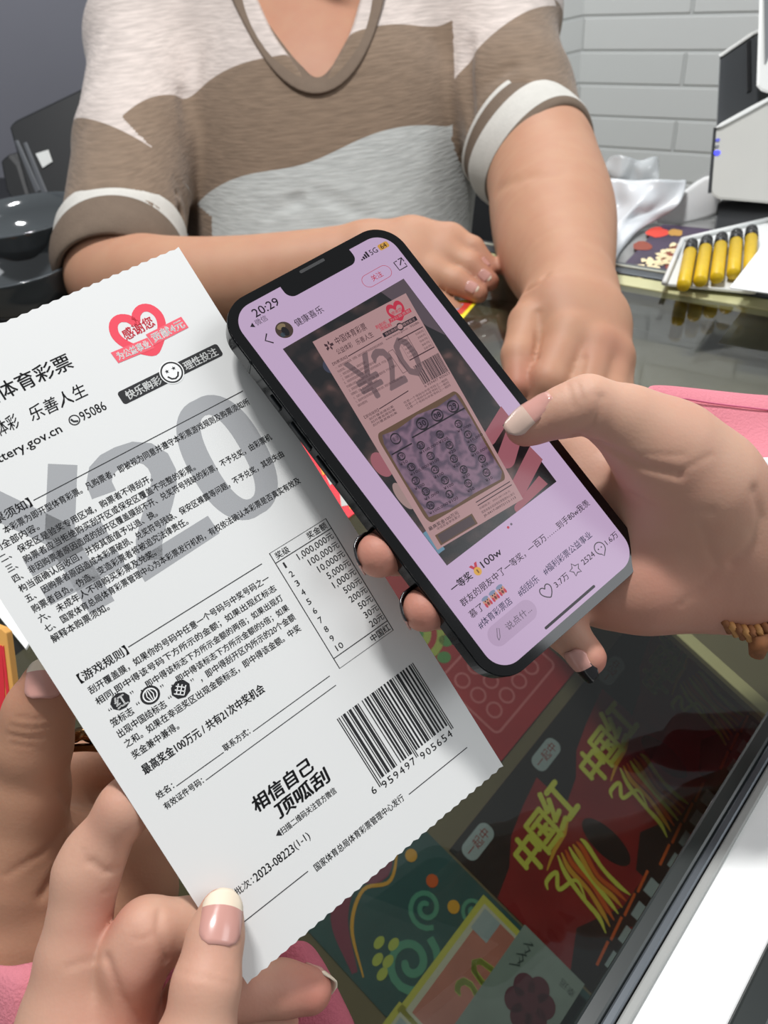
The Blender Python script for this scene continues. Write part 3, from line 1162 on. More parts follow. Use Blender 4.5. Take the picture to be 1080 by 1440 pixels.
# the three little signs quoted in the rules
p.disc(12.2, 115.9, 2.9, K, 2.5, 9)
p.text('红', 10.6, 13.9, 115.9, 3.4, PW, 0.02, lift=0.00005)
p.disc(20.0, 119.2, 2.9, K, 2.7)
p.ring(20.0, 119.2, 2.0, 0.4, PW, 1.9, lift=0.00005)
for k in (-1.0, 0, 1.0):
    p.stroke([(20 + k * 0.5, 117.6), (20 + k, 119.2), (20 + k * 0.5, 120.8)], 0.28, PW, lift=0.00005)
p.disc(28.1, 122.8, 3.0, K, 2.8, 8)
for k in (-0.8, 0, 0.8):
    p.line((26.6 + k, 122.0 - k), (28.8 + k, 124.0 - k), 0.3, PW, 0.00005)
    p.line((27.2 + k, 124.0 + k), (29.2 + k, 121.8 + k), 0.3, PW, 0.00005)
p.build('small_print', tk, 0.00006)

p = Print()                                  # prize table
p.stroke([(73.0, 102.2), (95.2, 102.2), (94.5, 145.6), (72.4, 145.6)], 0.32, K, True)
p.line((73.0, 105.9), (95.0, 105.9), 0.28, K)
p.line((72.5, 141.9), (94.5, 141.9), 0.28, K)
p.text('奖级', 74.2, 79.2, 104.1, 2.4, K, 0.01)
p.text('奖金额', 86.6, 94.2, 104.0, 2.4, K, 0.01)
amts = ['1,000,000元', '100,000元', '10,000元', '5,000元', '1,000元', '500元', '200元', '50元', '30元', '20元']
for i, s in enumerate(amts):
    v = 108.0 + 3.52 * i
    n = str(i + 1)
    p.text(n, 74.9, 74.9 + (0.65 if i == 0 else 1.3 * len(n)), v, 2.0, K, 0.0 if i == 0 else 0.006)
    wd = 1.42 * sum(0.5 if c == ',' else 1 for c in s[:-1])
    p.text(s[:-1], 94.2 - 2.6 - wd, 94.2 - 2.6, v + (0.2 if ',' in s else 0), 2.2 if ',' not in s else 2.6, K, 0.006)
    p.text('元', 94.2 - 2.4, 94.2, v, 2.2, K, 0.006)
p.text('中国红', 86.4, 94.0, 143.8, 2.5, K, 0.012)
p.build('prize_table', tk, 0.00006)

p = Print()                                  # barcode
code = ''
x = 62.9
widths = [0.33 * w for w in (1, 1, 1)]
r2 = random.Random(11)
mods = [1, 1, 1]
for half in range(2):
    for k in range(6):
        a = r2.choice([(3, 2, 1, 1), (2, 2, 2, 1), (2, 1, 2, 2), (1, 4, 1, 1), (1, 1, 3, 2), (1, 2, 3, 1), (1, 3, 1, 2), (3, 1, 1, 2)])
        mods += list(a) if half else [a[3], a[2], a[1], a[0]]
    mods += [1, 1, 1, 1, 1] if half == 0 else [1, 1, 1]
unit = 31.4 / sum(mods)
for i, w in enumerate(mods):
    if (i % 2 == 0):
        long = i < 3 or i >= len(mods) - 3 or 27 <= i < 32
        p.rect(x, 158.3, x + w * unit, 184.2 if long else 182.2, K)
    x += w * unit
p.text('6', 60.0, 61.6, 183.7, 2.4, K, 0.004)
for i, c in enumerate('959497'):
    p.text(c, 64.0 + 2.35 * i, 65.6 + 2.35 * i, 184.4, 2.4, K, 0.004)
for i, c in enumerate('905654'):
    p.text(c, 79.6 + 2.3 * i, 81.2 + 2.3 * i, 184.9, 2.4, K, 0.004)
p.build('barcode', tk, 0.00006)

# ------------------------------------------------------------------ the phone
PHW, PHH, PHT = 71.5, 146.7, 7.65
ph_o, ph_X, ph_M = frame_of([-0.18874629, -0.32808636, -0.62581494, 0.01750588, -0.02373316, 0.24891832], .0715, .1467)
ph = empty('smartphone', ph_o, 'graphite smartphone showing a lilac screen with a photographed ticket, in the hand', 'phone', None, ph_M)


def phd(px, py, w=0.0):
    d = CM @ np.array([(px - 540) / FPX, (py - 720) / FPX, 1.0])
    n = ph_X[:, 2]
    return ((ph_o + n * w - CO) @ n) / (d @ n)


graph = mat('graphite_metal', '1b1e20', rough=0.2, metal=1.0)
blackg = mat('black_front_glass', '060607', rough=0.08, spec=0.5)
darkb = mat('dark_button_metal', '1f2326', rough=0.3, metal=0.8)


def loc(pts, z):
    return [(u / 1000, -v / 1000, z) for u, v in pts]


o = prism('frame', list(reversed(loc(rrect(0, 0, PHW, PHH, 11.2, 14), -0.0001))), (0, 0, -PHT / 1000), graph, ph, local=True)
bev(o, 0.0005, 3)
prism('back_cover', list(reversed(loc(rrect(1, 1, PHW - 1, PHH - 1, 10.4, 12), -PHT / 1000))), (0, 0, -0.0004), darkb, ph, local=True)
prism('front_glass', list(reversed(loc(rrect(0.25, 0.25, PHW - 0.25, PHH - 0.25, 10.95, 14), 0.0004))), (0, 0, -0.0006), blackg, ph, local=True)
LILAC = glow('lilac_pixels', 'c3a9c9', 0.92)
S0, S1, S2, S3 = 3.6, 67.9, 3.4, 143.3
scr = mesh('display', loc(rrect(S0, S2, S1, S3, 7.6, 12), 0.00046), [tuple(reversed(range(52)))], LILAC, ph, local=True)
nb = rrect(23.6, 1.0, 52.4, 8.6, 3.0)
mesh('notch', loc(nb, 0.00054), [tuple(reversed(range(len(nb))))], blackg, ph, local=True)
sp = rrect(32.4, 1.75, 42.6, 2.85, 0.5)
mesh('speaker', loc(sp, 0.00058), [tuple(reversed(range(len(sp))))], mat('dark_mesh', '1e1e20', rough=0.6), ph, local=True)
for v0, v1 in ((31.5, 37.0), (42.4, 53.0), (55.8, 66.6)):
    q = [(-0.0006, -v0 / 1000, -0.0025), (-0.0006, -v1 / 1000, -0.0025), (-0.0006, -v1 / 1000, -0.0053), (-0.0006, -v0 / 1000, -0.0053)]
    bev(prism('side_button', q, (0.001, 0, 0), darkb, ph, local=True), 0.0003)
for v in (19.5, 127.0):
    prism('antenna_band', [(-0.00012, -v / 1000, -0.0006), (-0.00012, -(v + 1.1) / 1000, -0.0006), (-0.00012, -(v + 1.1) / 1000, -0.0072), (-0.00012, -v / 1000, -0.0072)], (0.0003, 0, 0), darkb, ph, local=True)
for u0 in (13.0, 17.0, 48.0, 52.0):
    prism('speaker_hole', [(u0 / 1000, -PHH / 1000 - 0.0001, -0.003), (u0 / 1000 + 0.0018, -PHH / 1000 - 0.0001, -0.003), (u0 / 1000 + 0.0018, -PHH / 1000 - 0.0001, -0.0048), (u0 / 1000, -PHH / 1000 - 0.0001, -0.0048)], (0, 0.0004, 0), blackg, ph, local=True)

INK = glow('dark_pixels', '241d27', 0.8)
INK2 = glow('grey_pixels', '6d6072', 0.8)
SRED = glow('red_pixels', 'c2324a', 0.85)
p = Print()                                  # interface lettering
p.text('20:29', 10.4, 20.0, 7.1, 3.0, INK, 0.012)
p.poly([(6.9, 10.3), (8.3, 11.2), (8.3, 9.4)], INK)
p.text('微信', 9.0, 13.4, 10.1, 2.2, INK2, 0.004)
p.build('clock', ph, 0.00052)
p = Print()
for k in range(4):
    p.rect(53.6 + k * 0.95, 9.0 - 0.55 * (k + 1), 54.3 + k * 0.95, 9.0, INK)
p.build('signal_bars', ph, 0.00052)
p = Print()
p.text('5G', 57.9, 61.0, 8.0, 2.0, INK, 0.01)
p.build('network_sign', ph, 0.00052)
p = Print()
p.poly(rrect(61.8, 6.9, 66.0, 9.2, 0.7), glow('amber_pixels', 'cf9a45', 0.9))
p.text('64', 62.6, 65.0, 8.05, 1.7, INK, 0.012, lift=0.00003)
p.build('battery_badge', ph, 0.00052)
p = Print()
p.stroke([(10.0, 14.8), (8.2, 16.6), (10.0, 18.6)], 0.45, INK)
p.text('健康喜乐', 19.9, 31.0, 16.6, 2.7, INK, 0.003)
p.stroke(rrect(48.6, 13.9, 60.4, 18.6, 2.3), 0.16, SRED, True)
p.text('关注', 52.2, 56.8, 16.2, 2.2, SRED, 0.006)
p.stroke([(64.4, 15.0), (63.0, 15.0), (63.0, 18.4), (66.4, 18.4), (66.4, 17.0)], 0.4, INK)
p.line((64.4, 17.0), (66.5, 14.9), 0.4, INK)
p.stroke([(65.0, 14.8), (66.6, 14.8), (66.6, 16.4)], 0.4, INK)
p.build('header_bar', ph, 0.00052)
p = Print()
p.disc(36.0, 109.7, 0.45, SRED)
p.disc(37.6, 109.5, 0.4, INK2)
p.text('一等奖', 7.6, 15.8, 114.0, 2.7, INK, 0.022)
p.text('100w', 20.6, 28.8, 113.9, 2.3, INK, 0.018)
p.text('群友的朋友中了一等奖，一百万……到手80w我羡', 7.3, 65.4, 119.3, 2.6, INK, 0.003)
p.text('慕了', 7.3, 12.6, 123.7, 2.5, INK, 0.003)
p.text('#体育彩票店', 7.4, 21.4, 127.8, 2.5, glow('navy_pixels', '2a3050', 0.8), 0.003)
p.text('#刮刮乐', 24.6, 33.4, 127.9, 2.5, MATS['navy_pixels'], 0.003)
p.text('#福利彩票公益事业', 36.2, 58.6, 127.8, 2.5, MATS['navy_pixels'], 0.003)
p.build('caption', ph, 0.00052)
p = Print()
p.poly(rrect(7.4, 130.2, 26.8, 137.0, 3.3), glow('mauve_pixels', 'b59bba', 0.92))
p.stroke([(10.0, 135.0), (10.2, 133.9), (11.8, 131.8), (12.4, 132.3), (10.9, 134.5), (10.0, 135.0)], 0.22, INK2, lift=0.00003)
p.text('说点什...', 14.4, 25.0, 133.6, 2.4, INK2, 0.002, lift=0.00003)
p.build('comment_field', ph, 0.00052)
p = Print()
p.stroke([(33.0 + x * 0.27, 133.4 + y * 0.27) for x, y in hp], 0.35, INK, True)
p.text('3.7万', 36.6, 42.6, 133.3, 2.2, INK, 0.003)
p.build('heart_counter', ph, 0.00052)
p = Print()
p.stroke([(46.0 + (2.2 if i % 2 == 0 else 1.15) * math.sin(math.pi * i / 5), 133.5 - (2.2 if i % 2 == 0 else 1.15) * math.cos(math.pi * i / 5)) for i in range(10)], 0.34, INK, True)
p.text('2524', 49.4, 55.0, 133.4, 1.9, INK, 0.003)
p.build('star_counter', ph, 0.00052)
p = Print()
p.stroke([(58.0 + 2.0 * math.cos(a), 133.4 + 2.0 * math.sin(a)) for a in np.linspace(0.9 * math.pi / 1.4, 2 * math.pi + 0.25 * math.pi, 20)] + [(57.6, 136.2)], 0.34, INK, True)
p.disc(57.3, 133.4, 0.26, INK)
p.disc(58.7, 133.4, 0.26, INK)
p.text('1.6万', 61.0, 66.6, 133.4, 2.1, INK, 0.003)
p.build('comment_counter', ph, 0.00052)
p = Print()
p.poly(rrect(24.6, 141.0, 48.0, 141.9, 0.44), INK)
p.build('home_bar', ph, 0.00052)
p = Print()
# medal and the three shouting faces
p.poly([(16.7, 111.9), (17.6, 113.6), (19.0, 113.6), (19.9, 111.9), (18.9, 111.9), (18.3, 113.0), (17.7, 111.9)], SRED)
p.disc(18.3, 114.6, 1.35, glow('gold_pixels', 'd9a441', 0.9), lift=0.00003)
p.text('1', 18.05, 18.55, 114.6, 1.3, glow('brown_pixels', '8a5a25', 0.8), lift=0.00006)
for k in range(3):
    u = 14.6 + 3.1 * k
    p.disc(u, 123.6, 1.35, glow('peach_pixels', 'c78d76', 0.9), 1.6)
    p.disc(u, 122.5, 1.3, glow('slate_pixels', '7d8aa8', 0.85), 0.6, lift=0.00003)
    p.disc(u, 124.3, 0.4, glow('maroon_pixels', '6b2530', 0.8), 0.6, lift=0.00005)
    p.disc(u - 0.95, 124.5, 0.4, SRED, 0.8, lift=0.00004)
    p.disc(u + 0.95, 124.5, 0.4, SRED, 0.8, lift=0.00004)
    p.disc(u - 0.45, 123.3, 0.25, INK, lift=0.00006)
    p.disc(u + 0.45, 123.3, 0.25, INK, lift=0.00006)
p.build('caption_emoji', ph, 0.00052)

p = Print()                                  # the photographed ticket on the display
DK = bpy.data.materials.new('dark_picture_pixels')
DK.use_nodes = True
nt = DK.node_tree
b = nt.nodes['Principled BSDF']
b.inputs['Base Color'].default_value = (0.002, 0.002, 0.002, 1)
b.inputs['Roughness'].default_value = 0.25
tcn = nt.nodes.new('ShaderNodeTexCoord')
ns = nt.nodes.new('ShaderNodeTexNoise')
ns.inputs['Scale'].default_value = 130
ns.inputs['Detail'].default_value = 1.5
rp = nt.nodes.new('ShaderNodeValToRGB')
rp.color_ramp.elements[0].position = 0.45
rp.color_ramp.elements[0].color = lin('17161a')
rp.color_ramp.elements[1].position = 0.8
rp.color_ramp.elements[1].color = lin('7d5a55')
e = rp.color_ramp.elements.new(0.62)
e.color = lin('3a2c2c')
nt.links.new(tcn.outputs['Object'], ns.inputs['Vector'])
nt.links.new(ns.outputs['Fac'], rp.inputs[0])
nt.links.new(rp.outputs[0], b.inputs['Emission Color'])
b.inputs['Emission Strength'].default_value = 0.63
p.poly([(11.2, 21.8), (11.2, 107.4), (60.6, 107.6), (62.2, 21.6)], DK)
PK = glow('dusty_pink_pixels', 'b58f90', 0.85)
TXT = glow('brown_ink_pixels', '4a3038', 0.7)
GR2 = glow('taupe_pixels', '80686c', 0.8)
SKN = glow('skin_pixels', 'a0606a', 0.85)
p.disc(22.5, 34.5, 4.2, glow('slate_dark_pixels', '45485c', 0.7), 3.2, lift=0.00002)
p.poly([(52, 21.7), (62.2, 21.6), (61.5, 46), (58, 40)], glow('taupe_dark_pixels', '5d5058', 0.8), 0.00002)
for (x0, y0), (x1, y1), w in (((63, 79), (50.5, 83.0), 4.6), ((64, 85), (50.8, 91.6), 6.4), ((62, 96), (45.5, 102.6), 5.6), ((57, 104.5), (43.5, 107.0), 3.4)):
    n_ = 12
    L_, R_ = [], []
    d_ = np.array([x1 - x0, y1 - y0]) / math.hypot(x1 - x0, y1 - y0)
    q_ = np.array([-d_[1], d_[0]])
    pts_ = []
    for k in range(n_ + 1):
        a_ = math.pi * (k / n_ - 0.5)
        pts_.append(np.array([x1, y1]) + d_ * w * 0.55 * math.cos(a_) + q_ * w * 0.5 * math.sin(a_))
    st_ = np.array([x0, y0])
    pts_ = [st_ - q_ * w * 0.58] + pts_ + [st_ + q_ * w * 0.58]
    pts_ = [(min(u_, 61.6 - (v_ - 21.6) * 0.0), min(v_, 107.5)) for u_, v_ in pts_]
    p.poly(pts_[::-1], SKN, 0.00003)
p.poly([(57.5, 82), (60.8, 81.5), (60.6, 92), (57.5, 90)], glow('bottle_green_pixels', '27402c', 0.8), 0.00004)
p.disc(14.2, 70, 2.8, SKN, 4.5, lift=0.00002)
p.disc(13.6, 82, 2.0, glow('beige_pixels', 'a98d8a', 0.8), 5, lift=0.00002)
p.rect(11.3, 95, 14, 103, glow('sky_pixels', '6d93ab', 0.8), 0.00002)
q = quadwarp([(20.9, 24.7), (59.3, 26.4), (46.6, 105.4), (11.8, 101.8)])
m = Print(q)
m.mats, m.v, m.z, m.f, m.m = p.mats, p.v, p.z, p.f, p.m      # same mesh, laid out on the little ticket
L = 0.00006
m.add([(i / 6, 0.0) for i in range(7)] + [(1 - i / 6, 1.0) for i in range(7)], [tuple(reversed(range(14)))], PK, L)
L2 = 0.00009
m.text('中国体育彩票', 0.18, 0.50, 0.045, 0.034, TXT, 0.004, lift=L2)
m.text('公益体彩', 0.14, 0.30, 0.088, 0.026, TXT, 0.004, lift=L2)
m.text('乐善人生', 0.34, 0.52, 0.090, 0.026, TXT, 0.004, lift=L2)
for k in range(5):
    a = 2 * math.pi * k / 5
    m.line((0.11 + 0.012 * math.cos(a), 0.048 + 0.006 * math.sin(a)), (0.11 + 0.042 * math.cos(a), 0.048 + 0.02 * math.sin(a)), 0.012, TXT, L2)
m.stroke([(0.83 + x * 0.0095, 0.058 + y * 0.0046) for x, y in hp], 0.02, SRED, True, lift=L2)
m.poly([(0.72, 0.066), (0.72, 0.084), (0.96, 0.084), (0.96, 0.066)], SRED, L2 + 0.00001)
m.text('感谢您', 0.775, 0.885, 0.052, 0.016, SRED, 0.01, lift=L2 + 0.00001)
m.text('为公益贡献', 0.73, 0.95, 0.075, 0.013, PK, 0.01, lift=L2 + 0.00002)
m.text('刮刮乐', 0.575, 0.69, 0.072, 0.016, SRED, 0.03, lift=L2)
m.text('顶呱刮', 0.60, 0.72, 0.090, 0.016, SRED, 0.03, lift=L2)
m.poly([(0.60, 0.108), (0.60, 0.128), (0.97, 0.128), (0.97, 0.108)], INK, L2)
m.text('快乐购彩', 0.62, 0.75, 0.118, 0.013, PK, 0.006, lift=L2 + 0.00002)
m.text('理性投注', 0.82, 0.95, 0.118, 0.013, PK, 0.006, lift=L2 + 0.00002)
m.disc(0.785, 0.118, 0.035, PK, 0.017, lift=L2 + 0.00002)
m.ring(0.785, 0.118, 0.03, 0.006, INK, 0.0145, lift=L2 + 0.00003)
m.text('www.lottery.gov.cn', 0.60, 0.84, 0.140, 0.012, TXT, lift=L2)
m.text('95086', 0.87, 0.97, 0.139, 0.010, TXT, lift=L2)
m.text('¥20', 0.14, 0.80, 0.245, 0.19, GR2, 0.03, lift=L2)
m.text('【购票须知】', 0.05, 0.20, 0.125, 0.014, TXT, 0.006, lift=L2 + 0.00002)
m.line((0.21, 0.126), (0.58, 0.120), 0.004, TXT, L2 + 0.00002)
for i, (s, r) in enumerate(rows):
    m.text(s, 0.055, 0.56 if r else 0.055 + 0.0125 * len(s), 0.145 + 0.0185 * i, 0.012, TXT, 0.0, lift=L2 + 0.00003)
m.stroke([(0.70, 0.165), (0.98, 0.165), (0.98, 0.265), (0.70, 0.265)], 0.005, TXT, True, lift=L2 + 0.00003)
m.line((0.80, 0.165), (0.80, 0.265), 0.004, TXT, L2 + 0.00003)
for i in range(5):
    m.text(amts[i], 0.715, 0.79, 0.18 + 0.018 * i, 0.010, TXT, lift=L2 + 0.00003)
    m.text(amts[5 + i], 0.88, 0.97, 0.18 + 0.018 * i, 0.010, TXT, lift=L2 + 0.00003)
m.stroke([(0.56, 0.19), (0.61, 0.19), (0.63, 0.30), (0.58, 0.30)], 0.004, TXT, True, lift=L2 + 0.00003)
x = 0.70
for i, w in enumerate(mods):
    if i % 2 == 0:
        m.rect(x, 0.295, x + w * 0.0030, 0.385, INK, L2)
    x += w * 0.0030
m.text('6 959497 905653', 0.70, 0.985, 0.393, 0.011, TXT, lift=L2)
m.text('【游戏规则】', 0.05, 0.20, 0.385, 0.014, TXT, 0.004, lift=L2)
m.line((0.21, 0.384), (0.54, 0.376), 0.004, TXT, L2)
for i in range(3):
    m.text('刮开覆盖膜如果', 0.08, 0.34, 0.402 + 0.015 * i, 0.011, TXT, lift=L2)
    m.text('任意一个号码与中奖号码之一相同', 0.44, 0.93, 0.412 + 0.014 * i, 0.011, TXT, lift=L2)
PUR = bpy.data.materials.new('scratched_violet_pixels')
PUR.use_nodes = True
nt = PUR.node_tree
b = nt.nodes['Principled BSDF']
b.inputs['Base Color'].default_value = (0.002, 0.002, 0.002, 1)
b.inputs['Roughness'].default_value = 0.25
tcn = nt.nodes.new('ShaderNodeTexCoord')
wv = nt.nodes.new('ShaderNodeTexWave')
wv.wave_type = 'RINGS'
wv.rings_direction = 'SPHERICAL'
wv.inputs['Scale'].default_value = 60
wv.inputs['Distortion'].default_value = 9
wv.inputs['Detail'].default_value = 2
wv.inputs['Detail Scale'].default_value = 3
mp = nt.nodes.new('ShaderNodeMapping')
mp.inputs['Location'].default_value = (-0.036, 0.077, 0)
rp = nt.nodes.new('ShaderNodeValToRGB')
rp.color_ramp.elements[0].color = lin('59465c')
rp.color_ramp.elements[1].color = lin('8a6a80')
nt.links.new(tcn.outputs['Object'], mp.inputs['Vector'])
nt.links.new(mp.outputs[0], wv.inputs['Vector'])
nt.links.new(wv.outputs['Fac'], rp.inputs[0])
nt.links.new(rp.outputs[0], b.inputs['Emission Color'])
b.inputs['Emission Strength'].default_value = 0.6
BRN = glow('olive_brown_pixels', '6d5340', 0.75)
m.add(rrect(0.055, 0.47, 0.965, 0.895, 0.045, 5), [tuple(reversed(range(24)))], BRN, L2)
m.add([(0.08, 0.52), (0.11, 0.485), (0.25, 0.495), (0.5, 0.482), (0.7, 0.495), (0.93, 0.485), (0.945, 0.6), (0.94, 0.75), (0.95, 0.86), (0.9, 0.885), (0.6, 0.88), (0.3, 0.885), (0.09, 0.87), (0.075, 0.7)], [tuple(reversed(range(14)))], PUR, L2 + 0.00002)
m.line((0.34, 0.555), (0.94, 0.555), 0.006, INK, L2 + 0.00005)
m.line((0.09, 0.575), (0.31, 0.575), 0.006, INK, L2 + 0.00005)
m.ring(0.20, 0.525, 0.045, 0.006, INK, 0.022, lift=L2 + 0.00005)
m.text('幸运', 0.17, 0.23, 0.525, 0.02, INK, lift=L2 + 0.00005)
for s, u in (('30', 0.46), ('08', 0.63), ('29', 0.81)):
    m.ring(u + 0.035, 0.525, 0.055, 0.008, INK, 0.024, lift=L2 + 0.00005)
    m.text(s, u, u + 0.07, 0.525, 0.024, INK, 0.02, lift=L2 + 0.00005)
nums = '19 23 00 29 18 07 58 49 27 42 33 05 12 53 35 45 36 31 06 90'.split()
prz = '¥50 ¥100,000 ¥200 ¥1,000 ¥100,000 ¥100 ¥20 ¥10,000 ¥100 ¥100 ¥20 ¥10,000 ¥1,000 ¥100 ¥20 ¥50 ¥100,000 ¥100 ¥50 ¥10'.split()
for i in range(20):
    r, c = divmod(i, 4)
    u, v = 0.13 + 0.215 * c + 0.03 * (r % 2), 0.60 + 0.058 * r
    m.ring(u + 0.03, v, 0.035, 0.006, INK, 0.015, lift=L2 + 0.00005)
    m.text(nums[i], u + 0.005, u + 0.055, v, 0.015, INK, 0.012, lift=L2 + 0.00005)
    m.text(prz[i], u - 0.02, u - 0.02 + 0.026 * len(prz[i]), v + 0.028, 0.013, INK, 0.006, lift=L2 + 0.00005)
m.text('最高奖金100万元', 0.03, 0.36, 0.912, 0.016, INK, 0.01, lift=L2)
m.text('中奖奖金单张累计', 0.10, 0.36, 0.928, 0.012, TXT, lift=L2)
m.rect(0.05, 0.945, 0.47, 0.992, BRN, L2)
m.rect(0.07, 0.950, 0.45, 0.987, glow('dark_taupe_pixels', '54464a', 0.8), L2 + 0.00002)
for i in range(2):
    m.line((0.56, 0.915 + 0.015 * i), (0.97, 0.912 + 0.015 * i), 0.004, TXT, L2)
m.text('印刷批次：2023-08113(8-7)', 0.56, 0.92, 0.945, 0.011, TXT, lift=L2)
m.text('国家体育总局体育彩票管理中心发行', 0.56, 0.95, 0.962, 0.011, TXT, lift=L2)
m.text('J0-0417-00972113-113', 0.56, 0.94, 0.980, 0.012, INK, 0.004, lift=L2)
m.build('picture', ph, 0.00052)

p = Print()                                  # profile picture
p.disc(15.6, 16.6, 2.9, glow('avatar_brown_pixels', '4a3b34', 0.8))
p.disc(15.4, 15.2, 1.5, glow('avatar_tan_pixels', '8d7a5c', 0.8), 1.0, lift=0.00003)
p.disc(15.6, 17.2, 1.1, glow('avatar_dark_pixels', '1b1a20', 0.8), 1.7, lift=0.00004)
p.disc(14.2, 17.8, 0.8, glow('avatar_blue_pixels', '3d4a55', 0.8), lift=0.00004)
p.build('profile_picture', ph, 0.00052)
# ------------------------------------------------------------------ people
def skin_mat(name, col, red, deep=0.18):
    m = bpy.data.materials.new(name)
    m.use_nodes = True
    nt = m.node_tree
    b = nt.nodes['Principled BSDF']
    b.inputs['Roughness'].default_value = 0.58
    b.inputs['Specular IOR Level'].default_value = 0.4
    b.inputs['Subsurface Weight'].default_value = deep
    b.inputs['Subsurface Radius'].default_value = (0.006, 0.002, 0.001)
    b.inputs['Subsurface Scale'].default_value = 1.0
    tc = nt.nodes.new('ShaderNodeTexCoord')
    n1 = nt.nodes.new('ShaderNodeTexNoise')
    n1.inputs['Scale'].default_value = 45
    n1.inputs['Detail'].default_value = 5
    at = nt.nodes.new('ShaderNodeAttribute')
    at.attribute_name = 'rosy'
    ad = nt.nodes.new('ShaderNodeMath')
    ad.operation = 'MULTIPLY_ADD'
    ad.inputs[1].default_value = 0.7
    nt.links.new(n1.outputs['Fac'], ad.inputs[0])
    nt.links.new(at.outputs['Fac'], ad.inputs[2])
    sb = nt.nodes.new('ShaderNodeMath')
    sb.operation = 'SUBTRACT'
    sb.use_clamp = True
    sb.inputs[1].default_value = 0.2
    nt.links.new(ad.outputs[0], sb.inputs[0])
    mx = nt.nodes.new('ShaderNodeMix')
    mx.data_type = 'RGBA'
    mx.inputs[6].default_value = lin(col)
    mx.inputs[7].default_value = lin(red)
    nt.links.new(sb.outputs[0], mx.inputs[0])
    nt.links.new(mx.outputs[2], b.inputs['Base Color'])
    vo = nt.nodes.new('ShaderNodeTexVoronoi')
    vo.inputs['Scale'].default_value = 900
    n2 = nt.nodes.new('ShaderNodeTexNoise')
    n2.inputs['Scale'].default_value = 260
    n2.inputs['Detail'].default_value = 4
    a2 = nt.nodes.new('ShaderNodeMath')
    nt.links.new(vo.outputs['Distance'], a2.inputs[0])
    nt.links.new(n2.outputs['Fac'], a2.inputs[1])
    nt.links.new(tc.outputs['Object'], n1.inputs['Vector'])
    nt.links.new(tc.outputs['Object'], vo.inputs['Vector'])
    nt.links.new(tc.outputs['Object'], n2.inputs['Vector'])
    bp = nt.nodes.new('ShaderNodeBump')
    bp.inputs['Strength'].default_value = 0.06
    bp.inputs['Distance'].default_value = 0.0006
    nt.links.new(a2.outputs[0], bp.inputs['Height'])
    nt.links.new(bp.outputs[0], b.inputs['Normal'])
    return m


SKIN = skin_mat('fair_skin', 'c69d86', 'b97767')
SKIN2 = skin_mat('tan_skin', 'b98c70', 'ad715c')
NAIL = mat('bare_nail', 'c69388', rough=0.22, spec=0.6)
NTIP = mat('nail_free_edge', 'ead9c2', rough=0.25, spec=0.6)
NBLK = mat('black_nail_tip', '1b191c', rough=0.18, spec=0.6)


def rosy(v, spots):
    r = np.zeros(len(v))
    for c, s, a in spots:
        r = np.maximum(r, a * np.exp(-((v - c) ** 2).sum(1) / (s * s)))
    return r


def field_for(points, pad, h):
    q = np.array([p for p in points])
    return Field(q.min(0) - pad, q.max(0) + pad, h)


def cl(p, k):
    return [(W(*q[:3])) for q in p]


